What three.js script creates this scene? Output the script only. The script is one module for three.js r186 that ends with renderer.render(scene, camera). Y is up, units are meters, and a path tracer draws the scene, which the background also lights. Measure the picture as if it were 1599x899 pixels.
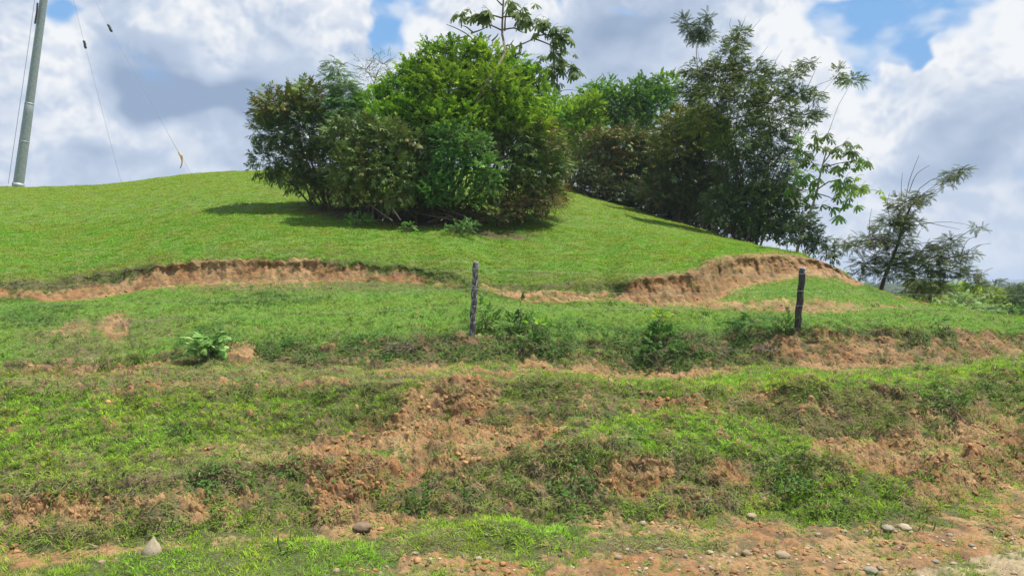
import * as THREE from 'three';
import { mergeVertices } from 'three/addons/utils/BufferGeometryUtils.js';
import { createNoise2D, createNoise3D } from 'simplex-noise';

// ------------------------------------------------------------------ random numbers and noise
function rng(seed) {
  let a = seed >>> 0;
  return () => { a = (a + 0x6d2b79f5) | 0; let t = Math.imul(a ^ (a >>> 15), 1 | a); t = (t + Math.imul(t ^ (t >>> 7), 61 | t)) ^ t; return ((t ^ (t >>> 14)) >>> 0) / 4294967296; };
}
const R = rng(20240611);
const n2 = createNoise2D(rng(11)), n3 = createNoise3D(rng(12));
const fbm2 = (x, y, o = 4) => { let s = 0, a = 0.5, f = 1; for (let i = 0; i < o; i++) { s += a * n2(x * f + i * 17.3, y * f - i * 9.1); a *= 0.5; f *= 2.03; } return s; };
const fbm3 = (x, y, z, o = 4) => { let s = 0, a = 0.5, f = 1; for (let i = 0; i < o; i++) { s += a * n3(x * f + i * 7.7, y * f - i * 3.1, z * f + i * 5.9); a *= 0.5; f *= 2.05; } return s; };
const clamp = (x, a = 0, b = 1) => Math.min(b, Math.max(a, x));
const ss = (a, b, x) => { const t = clamp((x - a) / (b - a)); return t * t * (3 - 2 * t); };
const mix = (a, b, t) => a + (b - a) * t;
const rr = (a, b) => a + (b - a) * R();

// ------------------------------------------------------------------ camera
const EYE = 2.0, FOC = 1164, CX = 799.5, CY = 449.5;     // eye height over the road; the photograph's focal length and centre in its pixels
const scene = new THREE.Scene();
const camera = new THREE.PerspectiveCamera(2 * Math.atan(449.5 / FOC) * 180 / Math.PI, 1599 / 899, 0.1, 9000);
camera.position.set(0, EYE, 0);
camera.lookAt(0, EYE, -10);
const P = (u, y, Z) => new THREE.Vector3((u - CX) / FOC * Z, EYE + (CY - y) / FOC * Z, -Z);   // a sighted point Z metres ahead

// ------------------------------------------------------------------ sun, exposure, sky
const renderer = new THREE.WebGLRenderer({ antialias: true });
renderer.toneMapping = THREE.LinearToneMapping;
const EXPOSURE = 1.52;
renderer.toneMappingExposure = EXPOSURE;
renderer.shadowMap.enabled = true;
const sun = new THREE.DirectionalLight(new THREE.Color(1, 0.955, 0.87), 4.8);
const SUN = new THREE.Vector3(0.36, 0.93, -0.04).normalize();
sun.position.copy(SUN).multiplyScalar(120).add(new THREE.Vector3(0, 0, -25));
sun.target.position.set(0, 0, -25);
sun.castShadow = true;
sun.shadow.mapSize.set(4096, 4096);
Object.assign(sun.shadow.camera, { left: -45, right: 45, top: 45, bottom: -45, near: 1, far: 260 });
scene.add(sun, sun.target);

function skyTexture(W = 3072) {
  const H = W / 2, data = new Float32Array(W * H * 4), D = 180 / Math.PI;
  const dirOf = ([u, y, ru, ry, s]) => { const az = Math.atan((u - CX) / FOC), el = Math.atan((CY - y) / FOC * Math.cos(az)); return [az * D, el * D, ru / FOC * D * Math.cos(az) ** 2, ry / FOC * D, s]; };
  // where this day's clouds part and where they stand bright or dark
  const gaps = [[68, 4, 52, 26, 0.9], [638, 25, 38, 48, 0.95], [612, 72, 18, 28, 0.45], [1395, 60, 88, 58, 1.0], [1310, 20, 50, 36, 0.7], [1335, 112, 34, 26, 0.8], [1440, 115, 26, 24, 0.5], [1440, 10, 50, 24, 0.6], [1000, 2, 22, 10, 0.4], [1190, 55, 24, 18, 0.35], [900, 0, 20, 14, 0.4]].map(dirOf);
  const tone = [[300, 45, 60, 70, 0.5], [545, 40, 70, 60, 0.75], [30, 90, 80, 90, 0.45], [110, 60, 60, 40, 0.45], [700, 60, 60, 60, 0.8], [850, 30, 90, 70, 0.4], [480, 130, 70, 50, 0.15], [180, 195, 120, 22, 0.35], [430, 200, 120, 26, 0.35], [300, 255, 120, 16, 0.3],
    [1250, 85, 90, 60, 0.6], [1330, 120, 50, 40, 0.75], [1500, 120, 110, 60, 0.6], [1560, 40, 70, 60, 0.7], [1420, 235, 60, 34, 0.6], [1330, 190, 60, 50, 0.4], [1540, 300, 60, 24, 0.2], [1480, 330, 90, 20, 0.2], [1350, 330, 60, 40, 0.25], [20, 260, 60, 20, 0.3],
    [300, 140, 130, 42, -0.75], [430, 105, 110, 55, -0.4], [250, 160, 90, 36, -0.35], [400, 165, 120, 26, -0.4], [980, 60, 100, 70, -0.3], [1010, 20, 130, 30, -0.3], [920, 130, 70, 60, -0.2], [1490, 250, 90, 28, -0.5], [1420, 275, 80, 14, -0.4], [120, 235, 60, 20, -0.3], [560, 90, 60, 40, -0.1], [1560, 205, 70, 30, -0.2]].map(dirOf);
  const sum = (list, az, el) => { let s = 0; for (const [a, e, ra, re, k] of list) { const q = ((az - a) / ra) ** 2 + ((el - e) / re) ** 2; if (q < 6) s += k * Math.exp(-q); } return s; };
  const bil = (x, y, z) => 1 - 2 * Math.abs(n3(x, y, z));
  const puffs = (x, y, z) => 0.5 * bil(x * 5, y * 7, z * 5) + 0.3 * bil(x * 11 + 3, y * 15, z * 11) + 0.2 * bil(x * 24, y * 30, z * 24 + 7) + 0.13 * bil(x * 52 + 1, y * 62, z * 52) + 0.09 * n3(x * 110, y * 120, z * 110);
  const c = [0, 0, 0];
  for (let row = H / 2; row < H; row++) {
    const el = ((row + 0.5) / H - 0.5) * Math.PI, y = Math.sin(el), ce = Math.cos(el), elD = el * D, hz = Math.exp(-elD / 7);
    for (let col = 0; col < W; col++) {
      const a = ((col + 0.5) / W - 0.5) * 2 * Math.PI, x = Math.cos(a) * ce, z = Math.sin(a) * ce, az = Math.atan2(x, -z) * D;
      const wx = fbm3(x * 4 + 5, y * 5, z * 4, 4), wy = fbm3(x * 4 - 9, y * 5, z * 4 + 4, 4), X = x + wx * 0.03, YY = y + wy * 0.022, Z = z + wx * 0.02;
      const A = az + wx * 5, E = elD + wy * 3.4, big = fbm3(x * 2.4 + 3, y * 5, z * 2.4, 4), p = puffs(X, YY, Z);
      const ahead = Math.exp(-((az / 44) ** 4) - (((elD - 6) / 26) ** 4));
      const d = mix(0.30 + 0.9 * fbm3(x * 2.6 - 4, y * 5, z * 2.6, 3), 0.68 + 0.25 * big, ahead) + 0.3 * p - 1.2 * sum(gaps, A, E), wisp = fbm3(x * 9 + 40, y * 20, z * 9, 5), soft = 0.16 + 0.5 * ss(-0.2, 0.45, n3(x * 6, y * 9, z * 6 + 20)), alpha = Math.max(ss(-0.02, soft, d + 0.14 * fbm3(x * 14, y * 24, z * 14 + 3, 4)), 0.55 * ss(-0.15, 0.6, wisp + 0.35 * d + 0.12));
      c[0] = mix(0.22, 0.45, hz); c[1] = mix(0.46, 0.63, hz); c[2] = mix(0.83, 0.88, hz);
      if (alpha > 0) {
        const lit = clamp((p - puffs(X + 0.006, YY + 0.011, Z)) * 1.1, -0.4, 0.4), thin = 1 - ss(0.05, 0.42, d);
        const t = sum(tone, A, E), calm = 1 - 0.8 * ss(-0.1, -0.5, t);
        let w = 0.5 + 0.45 * big + 0.85 * t + (0.17 * p + 0.55 * lit) * calm * (0.35 + 0.65 * ss(0.3, 0.75, 0.46 + 0.45 * big + 0.85 * t)) + 0.26 * thin + 0.1 * fbm3(x * 12, y * 22, z * 12, 4);
        w = clamp(mix(w, 0.5 + 0.15 * big, hz * 0.8));
        const r = w < 0.5 ? mix(0.31, 0.58, w * 2) : mix(0.58, 0.93, w * 2 - 1), g = w < 0.5 ? mix(0.41, 0.665, w * 2) : mix(0.665, 0.945, w * 2 - 1), b = w < 0.5 ? mix(0.58, 0.81, w * 2) : mix(0.81, 0.965, w * 2 - 1);
        c[0] = mix(c[0], r, alpha); c[1] = mix(c[1], g, alpha); c[2] = mix(c[2], b, alpha);
      }
      const o = (row * W + col) * 4;
      data[o] = c[0] / EXPOSURE; data[o + 1] = c[1] / EXPOSURE; data[o + 2] = c[2] / EXPOSURE; data[o + 3] = 1;
    }
  }
  for (let row = 0; row < H / 2; row++) for (let col = 0; col < W; col++) { const o = (row * W + col) * 4; data[o] = 0.2; data[o + 1] = 0.2; data[o + 2] = 0.16; data[o + 3] = 1; }
  const t = new THREE.DataTexture(data, W, H, THREE.RGBAFormat, THREE.FloatType);
  t.mapping = THREE.EquirectangularReflectionMapping; t.magFilter = t.minFilter = THREE.LinearFilter; t.needsUpdate = true;
  return t;
}
scene.background = scene.environment = skyTexture();

// ------------------------------------------------------------------ helpers for objects
const taken = new Map();
function numbered(name) { const k = taken.get(name) ?? 0; taken.set(name, k + 1); return k ? `${name}_${String(k).padStart(3, '0')}` : name; }
function tag(o, label, category, group, kind) {
  o.userData.label = label; if (category) o.userData.category = category;
  if (group) o.userData.group = group;
  if (kind) o.userData.kind = kind;
  return o;
}
function thing(name, pos, label, category, group) {
  const o = new THREE.Group(); o.name = numbered(name); o.position.copy(pos); scene.add(o);
  return tag(o, label, category, group);
}
function lit(o) { o.castShadow = o.receiveShadow = true; return o; }
function addMesh(name, geometry, material, parent) {
  const m = lit(new THREE.Mesh(geometry, material)); m.name = parent === scene ? numbered(name) : name; parent.add(m); return m;
}
class MB {                                                  // collects triangles for one mesh
  constructor() { this.p = []; this.i = []; this.c = []; this.uv = []; }
  v(x, y, z, u = 0, w = 0) { this.p.push(x, y, z); this.uv.push(u, w); return this.p.length / 3 - 1; }
  tri(a, b, c) { this.i.push(a, b, c); }
  tube(pts, r0, r1, sides = 5, bump = 0) {
    const t = new THREE.Vector3(), s = new THREE.Vector3(), b = new THREE.Vector3(), up = new THREE.Vector3(0.13, 0.31, 0.94); let prev = -1, len = 0;
    for (let k = 0; k < pts.length; k++) {
      t.subVectors(pts[Math.min(k + 1, pts.length - 1)], pts[Math.max(k - 1, 0)]).normalize();
      s.crossVectors(t, up).normalize(); b.crossVectors(t, s);
      if (k) len += pts[k].distanceTo(pts[k - 1]);
      const r = mix(r0, r1, k / (pts.length - 1)), first = this.p.length / 3;
      for (let j = 0; j <= sides; j++) {
        const a = j / sides * Math.PI * 2, q = r * (1 + (bump && j < sides ? bump * n3(Math.cos(a) * 2, Math.sin(a) * 2, len * 6 + k) : 0)), cx = Math.cos(a) * q, sx = Math.sin(a) * q;
        this.v(pts[k].x + s.x * cx + b.x * sx, pts[k].y + s.y * cx + b.y * sx, pts[k].z + s.z * cx + b.z * sx, j / sides, len);
      }
      if (prev >= 0) for (let j = 0; j < sides; j++) { this.tri(prev + j, first + j, prev + j + 1); this.tri(prev + j + 1, first + j, first + j + 1); }
      prev = first;
    }
    const cap = this.v(pts[pts.length - 1].x, pts[pts.length - 1].y, pts[pts.length - 1].z);
    for (let j = 0; j < sides; j++) this.tri(prev + j, cap, prev + j + 1);
  }
  // a leaf blade folded along its midrib: root, direction, side, length, half width, fold, droop
  leaf(o, d, s, len, hw, fold = 0.25, droop = 0.2, wide = 0.45) {
    const n = new THREE.Vector3().crossVectors(s, d).normalize();
    const at = (f, w, l) => this.v(o.x + d.x * len * f + s.x * w + n.x * l, o.y + d.y * len * f + s.y * w + n.y * l - droop * len * f * f, o.z + d.z * len * f + s.z * w + n.z * l);
    const a = at(0, 0, 0), l = at(wide, hw, fold * hw), m = at(wide, 0, 0), r = at(wide, -hw, fold * hw), l2 = at(wide + 0.32, hw * 0.62, fold * hw * 0.6), r2 = at(wide + 0.32, -hw * 0.62, fold * hw * 0.6), e = at(1, 0, 0);
    this.tri(a, m, l); this.tri(a, r, m); this.tri(m, l2, l); this.tri(m, r, r2); this.tri(m, e, l2); this.tri(m, r2, e);
  }
  blade(o, d, len, w, droop, segs = 2) {                    // a tapering grass blade
    const s = new THREE.Vector3(-d.z, 0, d.x); if (s.lengthSq() < 1e-6) s.set(1, 0, 0); s.normalize().multiplyScalar(w / 2);
    let pl = -1, pr = -1;
    for (let k = 0; k <= segs; k++) {
      const f = k / segs, x = o.x + d.x * len * f, y = o.y + d.y * len * f - droop * len * f * f, z = o.z + d.z * len * f, q = k === segs ? 0 : 1 - 0.45 * f;
      if (k === segs) { const e = this.v(x, y, z); this.tri(pl, pr, e); break; }
      const a = this.v(x - s.x * q, y, z - s.z * q), b = this.v(x + s.x * q, y, z + s.z * q);
      if (k) { this.tri(pl, pr, a); this.tri(pr, b, a); }
      pl = a; pr = b;
    }
  }
  geometry(smooth = false) {
    const g = new THREE.BufferGeometry();
    g.setAttribute('position', new THREE.Float32BufferAttribute(this.p, 3));
    g.setAttribute('uv', new THREE.Float32BufferAttribute(this.uv, 2));
    g.setIndex(this.i);
    if (smooth) g.computeVertexNormals();
    return g;
  }
}
function noiseTexture(size, fn, color = false) {
  const d = new Uint8Array(size * size * 4);
  for (let y = 0; y < size; y++) for (let x = 0; x < size; x++) {
    const v = fn(x / size, y / size), o = (y * size + x) * 4;
    for (let k = 0; k < 3; k++) d[o + k] = clamp(Array.isArray(v) ? v[k] : v) * 255;
    d[o + 3] = 255;
  }
  const t = new THREE.DataTexture(d, size, size);
  t.wrapS = t.wrapT = THREE.RepeatWrapping; t.magFilter = THREE.LinearFilter; t.minFilter = THREE.LinearMipmapLinearFilter; t.generateMipmaps = true;
  if (color) t.colorSpace = THREE.SRGBColorSpace;
  t.needsUpdate = true;
  return t;
}
const torus = (u, v, f, o, seed) => {                       // tileable noise
  let s = 0, a = 0.5; const T = Math.PI * 2;
  for (let i = 0; i < o; i++) { const q = f / T; s += a * n3(Math.cos(u * T) * q + seed, Math.sin(u * T) * q + Math.cos(v * T) * q, Math.sin(v * T) * q - seed); a *= 0.55; f *= 2; }
  return s;
};

// ------------------------------------------------------------------ the land: one sheet, drawn through the edges of its terraces
function curve(list) {                                      // monotone cubic through [x, value] pairs
  const n = list.length, x = list.map((p) => p[0]), y = list.map((p) => p[1]), m = new Array(n).fill(0), s = [];
  for (let i = 0; i < n - 1; i++) s.push((y[i + 1] - y[i]) / (x[i + 1] - x[i]));
  for (let i = 1; i < n - 1; i++) m[i] = s[i - 1] * s[i] <= 0 ? 0 : 2 * s[i - 1] * s[i] / (s[i - 1] + s[i]);
  return (q) => {
    if (q <= x[0]) return y[0];
    if (q >= x[n - 1]) return y[n - 1];
    let i = 0; while (q > x[i + 1]) i++;
    const h = x[i + 1] - x[i], t = (q - x[i]) / h, t2 = t * t, t3 = t2 * t;
    return (2 * t3 - 3 * t2 + 1) * y[i] + (t3 - 2 * t2 + t) * h * m[i] + (-2 * t3 + 3 * t2) * y[i + 1] + (t3 - t2) * h * m[i + 1];
  };
}
const edge = {
  roadside: curve([[-400, 858], [0, 864], [235, 868], [560, 874], [800, 874], [1000, 870], [1200, 858], [1400, 840], [1599, 804], [1900, 780]]),
  lowFoot: curve([[-400, 838], [0, 842], [200, 846], [330, 832], [430, 820], [550, 824], [700, 806], [900, 814], [1100, 808], [1200, 802], [1300, 812], [1450, 802], [1599, 752], [1900, 740]]),
  lowTop: curve([[-400, 772], [0, 768], [200, 758], [330, 735], [430, 722], [550, 716], [640, 722], [760, 716], [850, 694], [930, 690], [1000, 696], [1100, 698], [1160, 702], [1230, 716], [1300, 716], [1400, 736], [1500, 720], [1599, 688], [1900, 680]]),
  midFoot: curve([[-400, 694], [0, 694], [300, 694], [450, 700], [550, 694], [640, 664], [750, 662], [850, 668], [900, 654], [1050, 650], [1150, 652], [1210, 664], [1300, 686], [1450, 690], [1530, 655], [1599, 628], [1900, 620]]),
  midTop: curve([[-400, 612], [0, 610], [300, 606], [450, 604], [550, 602], [640, 596], [700, 590], [780, 596], [850, 596], [950, 600], [1050, 606], [1150, 612], [1200, 604], [1260, 598], [1330, 602], [1420, 606], [1480, 600], [1599, 572], [1900, 560]]),
  midStep: curve([[0, 1.6], [300, 1.5], [550, 1], [640, 0.7], [780, 0.7], [850, 0.95], [1000, 1], [1150, 0.8], [1250, 0.62], [1450, 0.62], [1599, 0.7]]),
  fenceFoot: curve([[-400, 594], [0, 592], [150, 588], [250, 582], [370, 568], [500, 576], [650, 576], [750, 568], [900, 580], [1000, 590], [1100, 584], [1150, 576], [1250, 572], [1400, 572], [1500, 566], [1599, 552], [1900, 545]]),
  fenceStep: curve([[0, 1.5], [400, 2], [740, 2.6], [1250, 3.8], [1599, 4]]),
  fenceTop: curve([[-400, 574], [0, 572], [150, 564], [250, 556], [340, 540], [400, 535], [500, 542], [620, 532], [740, 522], [830, 520], [900, 530], [1000, 532], [1100, 532], [1180, 513], [1250, 512], [1400, 514], [1500, 516], [1599, 520], [1900, 522]]),
  stripEnd: curve([[-400, 480], [0, 478], [60, 476], [150, 470], [270, 448], [450, 441], [640, 447], [740, 462], [830, 478], [900, 476], [980, 474], [1100, 478], [1200, 484], [1280, 478], [1350, 478], [1450, 482], [1520, 489], [1599, 499], [1900, 502]]),
  stripZ: curve([[0, 16], [300, 17], [640, 17], [740, 16], [900, 15.6], [1250, 15.6], [1450, 16], [1599, 15.5]]),
  scarFoot: curve([[-400, 474], [0, 472], [60, 471], [150, 465], [270, 444], [450, 437], [640, 443], [740, 458], [830, 473], [900, 471], [980, 470], [1090, 473], [1120, 466], [1150, 446], [1210, 438], [1260, 428], [1310, 434], [1340, 445], [1400, 466], [1450, 477.5], [1520, 487.5], [1599, 497.5], [1900, 500]]),
  scarZ: curve([[0, 16.3], [300, 17.3], [640, 17.3], [740, 16.3], [900, 15.9], [1085, 16], [1150, 17.6], [1250, 18.4], [1330, 18.2], [1450, 17], [1599, 16]]),
  scarStep: curve([[0, 0.5], [120, 0.6], [270, 0.25], [640, 0.3], [720, 0.6], [780, 1.4], [940, 1.3], [980, 0.3], [1085, 0.4], [1110, 0.5], [1340, 0.4], [1599, 0.5]]),
  scarTop: curve([[-400, 440], [0, 436], [60, 440], [120, 432], [200, 420], [270, 411], [340, 407], [400, 405], [480, 405], [550, 408], [620, 415], [700, 424], [740, 438], [780, 446], [820, 448], [900, 444], [960, 441], [980, 437], [1040, 431], [1085, 425], [1108, 407], [1150, 402], [1210, 398], [1260, 403], [1310, 421], [1340, 441], [1400, 463], [1450, 475], [1520, 486], [1599, 496.5], [1900, 499]]),
  crest: curve([[-700, 330], [-300, 304], [0, 292], [75, 291], [150, 288], [250, 277], [320, 269], [400, 266], [500, 264], [700, 264], [800, 268], [880, 285], [950, 311], [1000, 328], [1050, 344], [1100, 360], [1150, 376], [1220, 392], [1260, 400.5], [1310, 419], [1340, 439], [1400, 461.5], [1450, 474], [1520, 485.5], [1599, 496], [1900, 498.5]]),
  crestZ: curve([[-700, 34], [0, 38], [250, 40], [500, 42], [700, 42], [850, 40], [950, 37], [1050, 33], [1150, 28], [1220, 23], [1260, 20.6], [1310, 19.6], [1350, 18.9], [1450, 17.8], [1599, 17], [1900, 17]]),
};
const LOWSTEP = curve([[0, 0.5], [500, 0.6], [900, 0.6], [1300, 0.7], [1599, 0.6]]), BENCH = curve([[0, 1.1], [900, 1.15], [1300, 1.0], [1599, 1.0]]);
function profile(u) {                                       // [distance ahead, height below or above the eye] of every edge at this bearing
  const e = (k) => edge[k](u), rows = [], wob = (k, f, a) => a * n2(u * f, k * 31.7);
  const put = (y, Z) => rows.push([Z, (CY - y) / FOC * Z]);
  const kk = ss(-350, -100, u);                             // edges wander
  const y = {}; for (const k of ['roadside', 'lowFoot', 'lowTop', 'midFoot', 'midTop', 'fenceFoot', 'fenceTop', 'stripEnd', 'scarFoot', 'scarTop', 'crest']) y[k] = e(k);
  const lowFoot0 = y.lowFoot; y.lowFoot += wob(1, 0.012, 5); y.lowTop += wob(2, 0.014, 6) + wob(22, 0.05, 3); y.midFoot += wob(3, 0.012, 5); y.midTop += wob(4, 0.014, 5) + wob(24, 0.05, 2.5); y.fenceFoot += wob(5, 0.015, 3); y.fenceTop += wob(6, 0.03, 2.5);
  y.scarTop += wob(8, 0.03, 2.2) + wob(28, 0.11, 1.2);
  rows.push([0.3, -EYE], [3, -EYE]);
  const z0 = EYE * FOC / (y.roadside - CY); rows.push([z0 * 0.76, -EYE], [z0 * 0.88, -EYE - 0.005], [z0, -EYE]);
  const z1 = Math.max(z0 + 0.05, 1.94 * FOC / (lowFoot0 - CY)); put(y.lowFoot, z1);
  const z2 = z1 + LOWSTEP(u) * (1 + wob(9, 0.006, 0.2)); put(y.lowTop, z2);
  const z3 = z2 + BENCH(u); put(y.midFoot, z3);
  const z4 = z3 + e('midStep') * (1 + wob(10, 0.006, 0.2)); put(y.midTop, z4);
  const z5 = z4 + e('fenceStep'); put(y.fenceFoot, z5);
  const z6 = z5 + 0.75 * (1 + wob(11, 0.008, 0.2)); put(y.fenceTop, z6);
  const z7 = Math.max(e('stripZ'), z6 + 1.2); put(y.stripEnd, z7);
  const z8 = Math.max(e('scarZ'), z7 + 0.25); put(y.scarFoot, z8);
  const st = e('scarStep') * (1 + wob(12, 0.02, 0.2)), lip = ss(0.9, 0.35, st) * 0.12;
  put(mix(y.scarFoot, y.scarTop, 0.72), z8 + st * 0.8 + lip * 0.6);
  put(y.scarTop, z8 + st);
  const zs = z8 + e('scarStep'), hL = (CY - e('scarTop')) / FOC * zs, zc = Math.max(e('crestZ'), z8 + st + 0.35), hC = (CY - y.crest) / FOC * zc, zl = zs;
  for (const s of [0.12, 0.3, 0.5, 0.7, 0.86]) { const hh = hL + (hC - hL) * (s + 0.2 * s * (1 - s)); rows.push([mix(zl, zc, s), hh]); }
  rows.push([zc, hC]);
  rows.push([zc + 1.6, hC * (1 + 1.6 / zc) - 0.2], [zc + 5, hC - 0.9], [zc + 16, hC - 4.6], [zc + 50, -9.5], [250, -15], [800, -22], [4200, -24]);
  return { rows, kk };
}
const SUB = [3, 12, 16, 26, 34, 84, 66, 84, 56, 56, 70, 22, 46, 18, 30, 34, 34, 34, 34, 34, 10, 8, 10, 10, 8, 8, 8];   // sheets rows between edges
const ROWSEG = []; SUB.forEach((n, s) => { for (let k = 0; k < n; k++) ROWSEG.push([s, k / n]); }); ROWSEG.push([SUB.length - 1, 1]);
const NR = ROWSEG.length, COLS = [];
{
  const A = (u) => Math.atan((u - CX) / FOC), a0 = A(-70), a1 = A(1670), N = 860;
  for (let k = 0; k <= N; k++) COLS.push(Math.atan(mix(Math.tan(a0), Math.tan(a1), k / N)));
  let left = [], a = a0, st = 0.004; while (a > -Math.PI + 0.03) { a -= st; st = Math.min(0.09, st * 1.12); if (a > -Math.PI + 0.02) left.push(a); }
  a = a1; st = 0.004; const right = []; while (a < Math.PI - 0.03) { a += st; st = Math.min(0.09, st * 1.12); if (a < Math.PI - 0.02) right.push(a); }
  COLS.unshift(...left.reverse()); COLS.push(...right, COLS[0] + 2 * Math.PI);
}
const NC = COLS.length;
const GX = new Float32Array(NC * NR), GY = new Float32Array(NC * NR), GZ = new Float32Array(NC * NR);
const uOf = (a) => CX + FOC * Math.tan(clamp(a, -0.95, 0.95));
for (let c = 0; c < NC; c++) {
  const a = COLS[c], ac = clamp(a, -0.95, 0.95), { rows } = profile(clamp(uOf(a), -700, 1900)), k = 1 / Math.cos(clamp(a, -0.95, 0.95));
  const away = ss(1.3, 2.2, Math.abs(a > Math.PI ? a - 2 * Math.PI : a));
  const sz = new Float32Array(NR), sh = new Float32Array(NR);
  for (let r = 0; r < NR; r++) {
    const [s, f] = ROWSEG[r], p0 = rows[s], p1 = rows[s + 1];
    sz[r] = mix(p0[0], p1[0], f); sh[r] = mix(p0[1], p1[1], f);
  }
  for (let pass = 0; pass < 2; pass++) {                    // soften the edges a little
    const w = pass ? 3 : 5, cz = sz.slice(), ch = sh.slice();
    for (let r = w; r < NR - w; r++) { if (ROWSEG[r][0] > 19) break; let a1 = 0, a2 = 0; for (let q = -w; q <= w; q++) { a1 += cz[r + q]; a2 += ch[r + q]; } sz[r] = a1 / (2 * w + 1); sh[r] = a2 / (2 * w + 1); }
  }
  for (let r = 0; r < NR; r++) {
    const rad = sz[r] * k, s = ROWSEG[r][0], o = c * NR + r;
    let h = sh[r]; if (away > 0) h = mix(h, rad < 60 ? -EYE : mix(-EYE, -24, ss(60, 800, rad)), away);
    GX[o] = rad * Math.sin(a); GZ[o] = -rad * Math.cos(a); GY[o] = EYE + h;
  }
}
// a ground point as sighted through the photograph: bearing column and first row that comes up to the line of sight
const colOf = (u) => { const a = Math.atan((u - CX) / FOC); let lo = 0, hi = NC - 2; while (lo < hi) { const m = (lo + hi + 1) >> 1; if (COLS[m] <= a) lo = m; else hi = m - 1; } return lo; };
function rowAt(c, y, from = 0) { const k = (CY - y) / FOC; for (let r = from; r < NR; r++) { const o = c * NR + r, Z = -GZ[o]; if (GY[o] - EYE >= k * Z) return r; } return NR - 1; }
function ground(u, y) { const c = colOf(u), r = rowAt(c, y), o = c * NR + r; return new THREE.Vector3(GX[o], GY[o], GZ[o]); }
function groundZ(u, Z) { const c = colOf(u); for (let r = 1; r < NR; r++) { const o = c * NR + r; if (-GZ[o] >= Z) { const q = o - 1, f = (Z + GZ[q]) / (GZ[q] - GZ[o] || 1); return new THREE.Vector3(mix(GX[q], GX[o], f), mix(GY[q], GY[o], f), -Z); } } return new THREE.Vector3(0, 0, -Z); }

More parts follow.
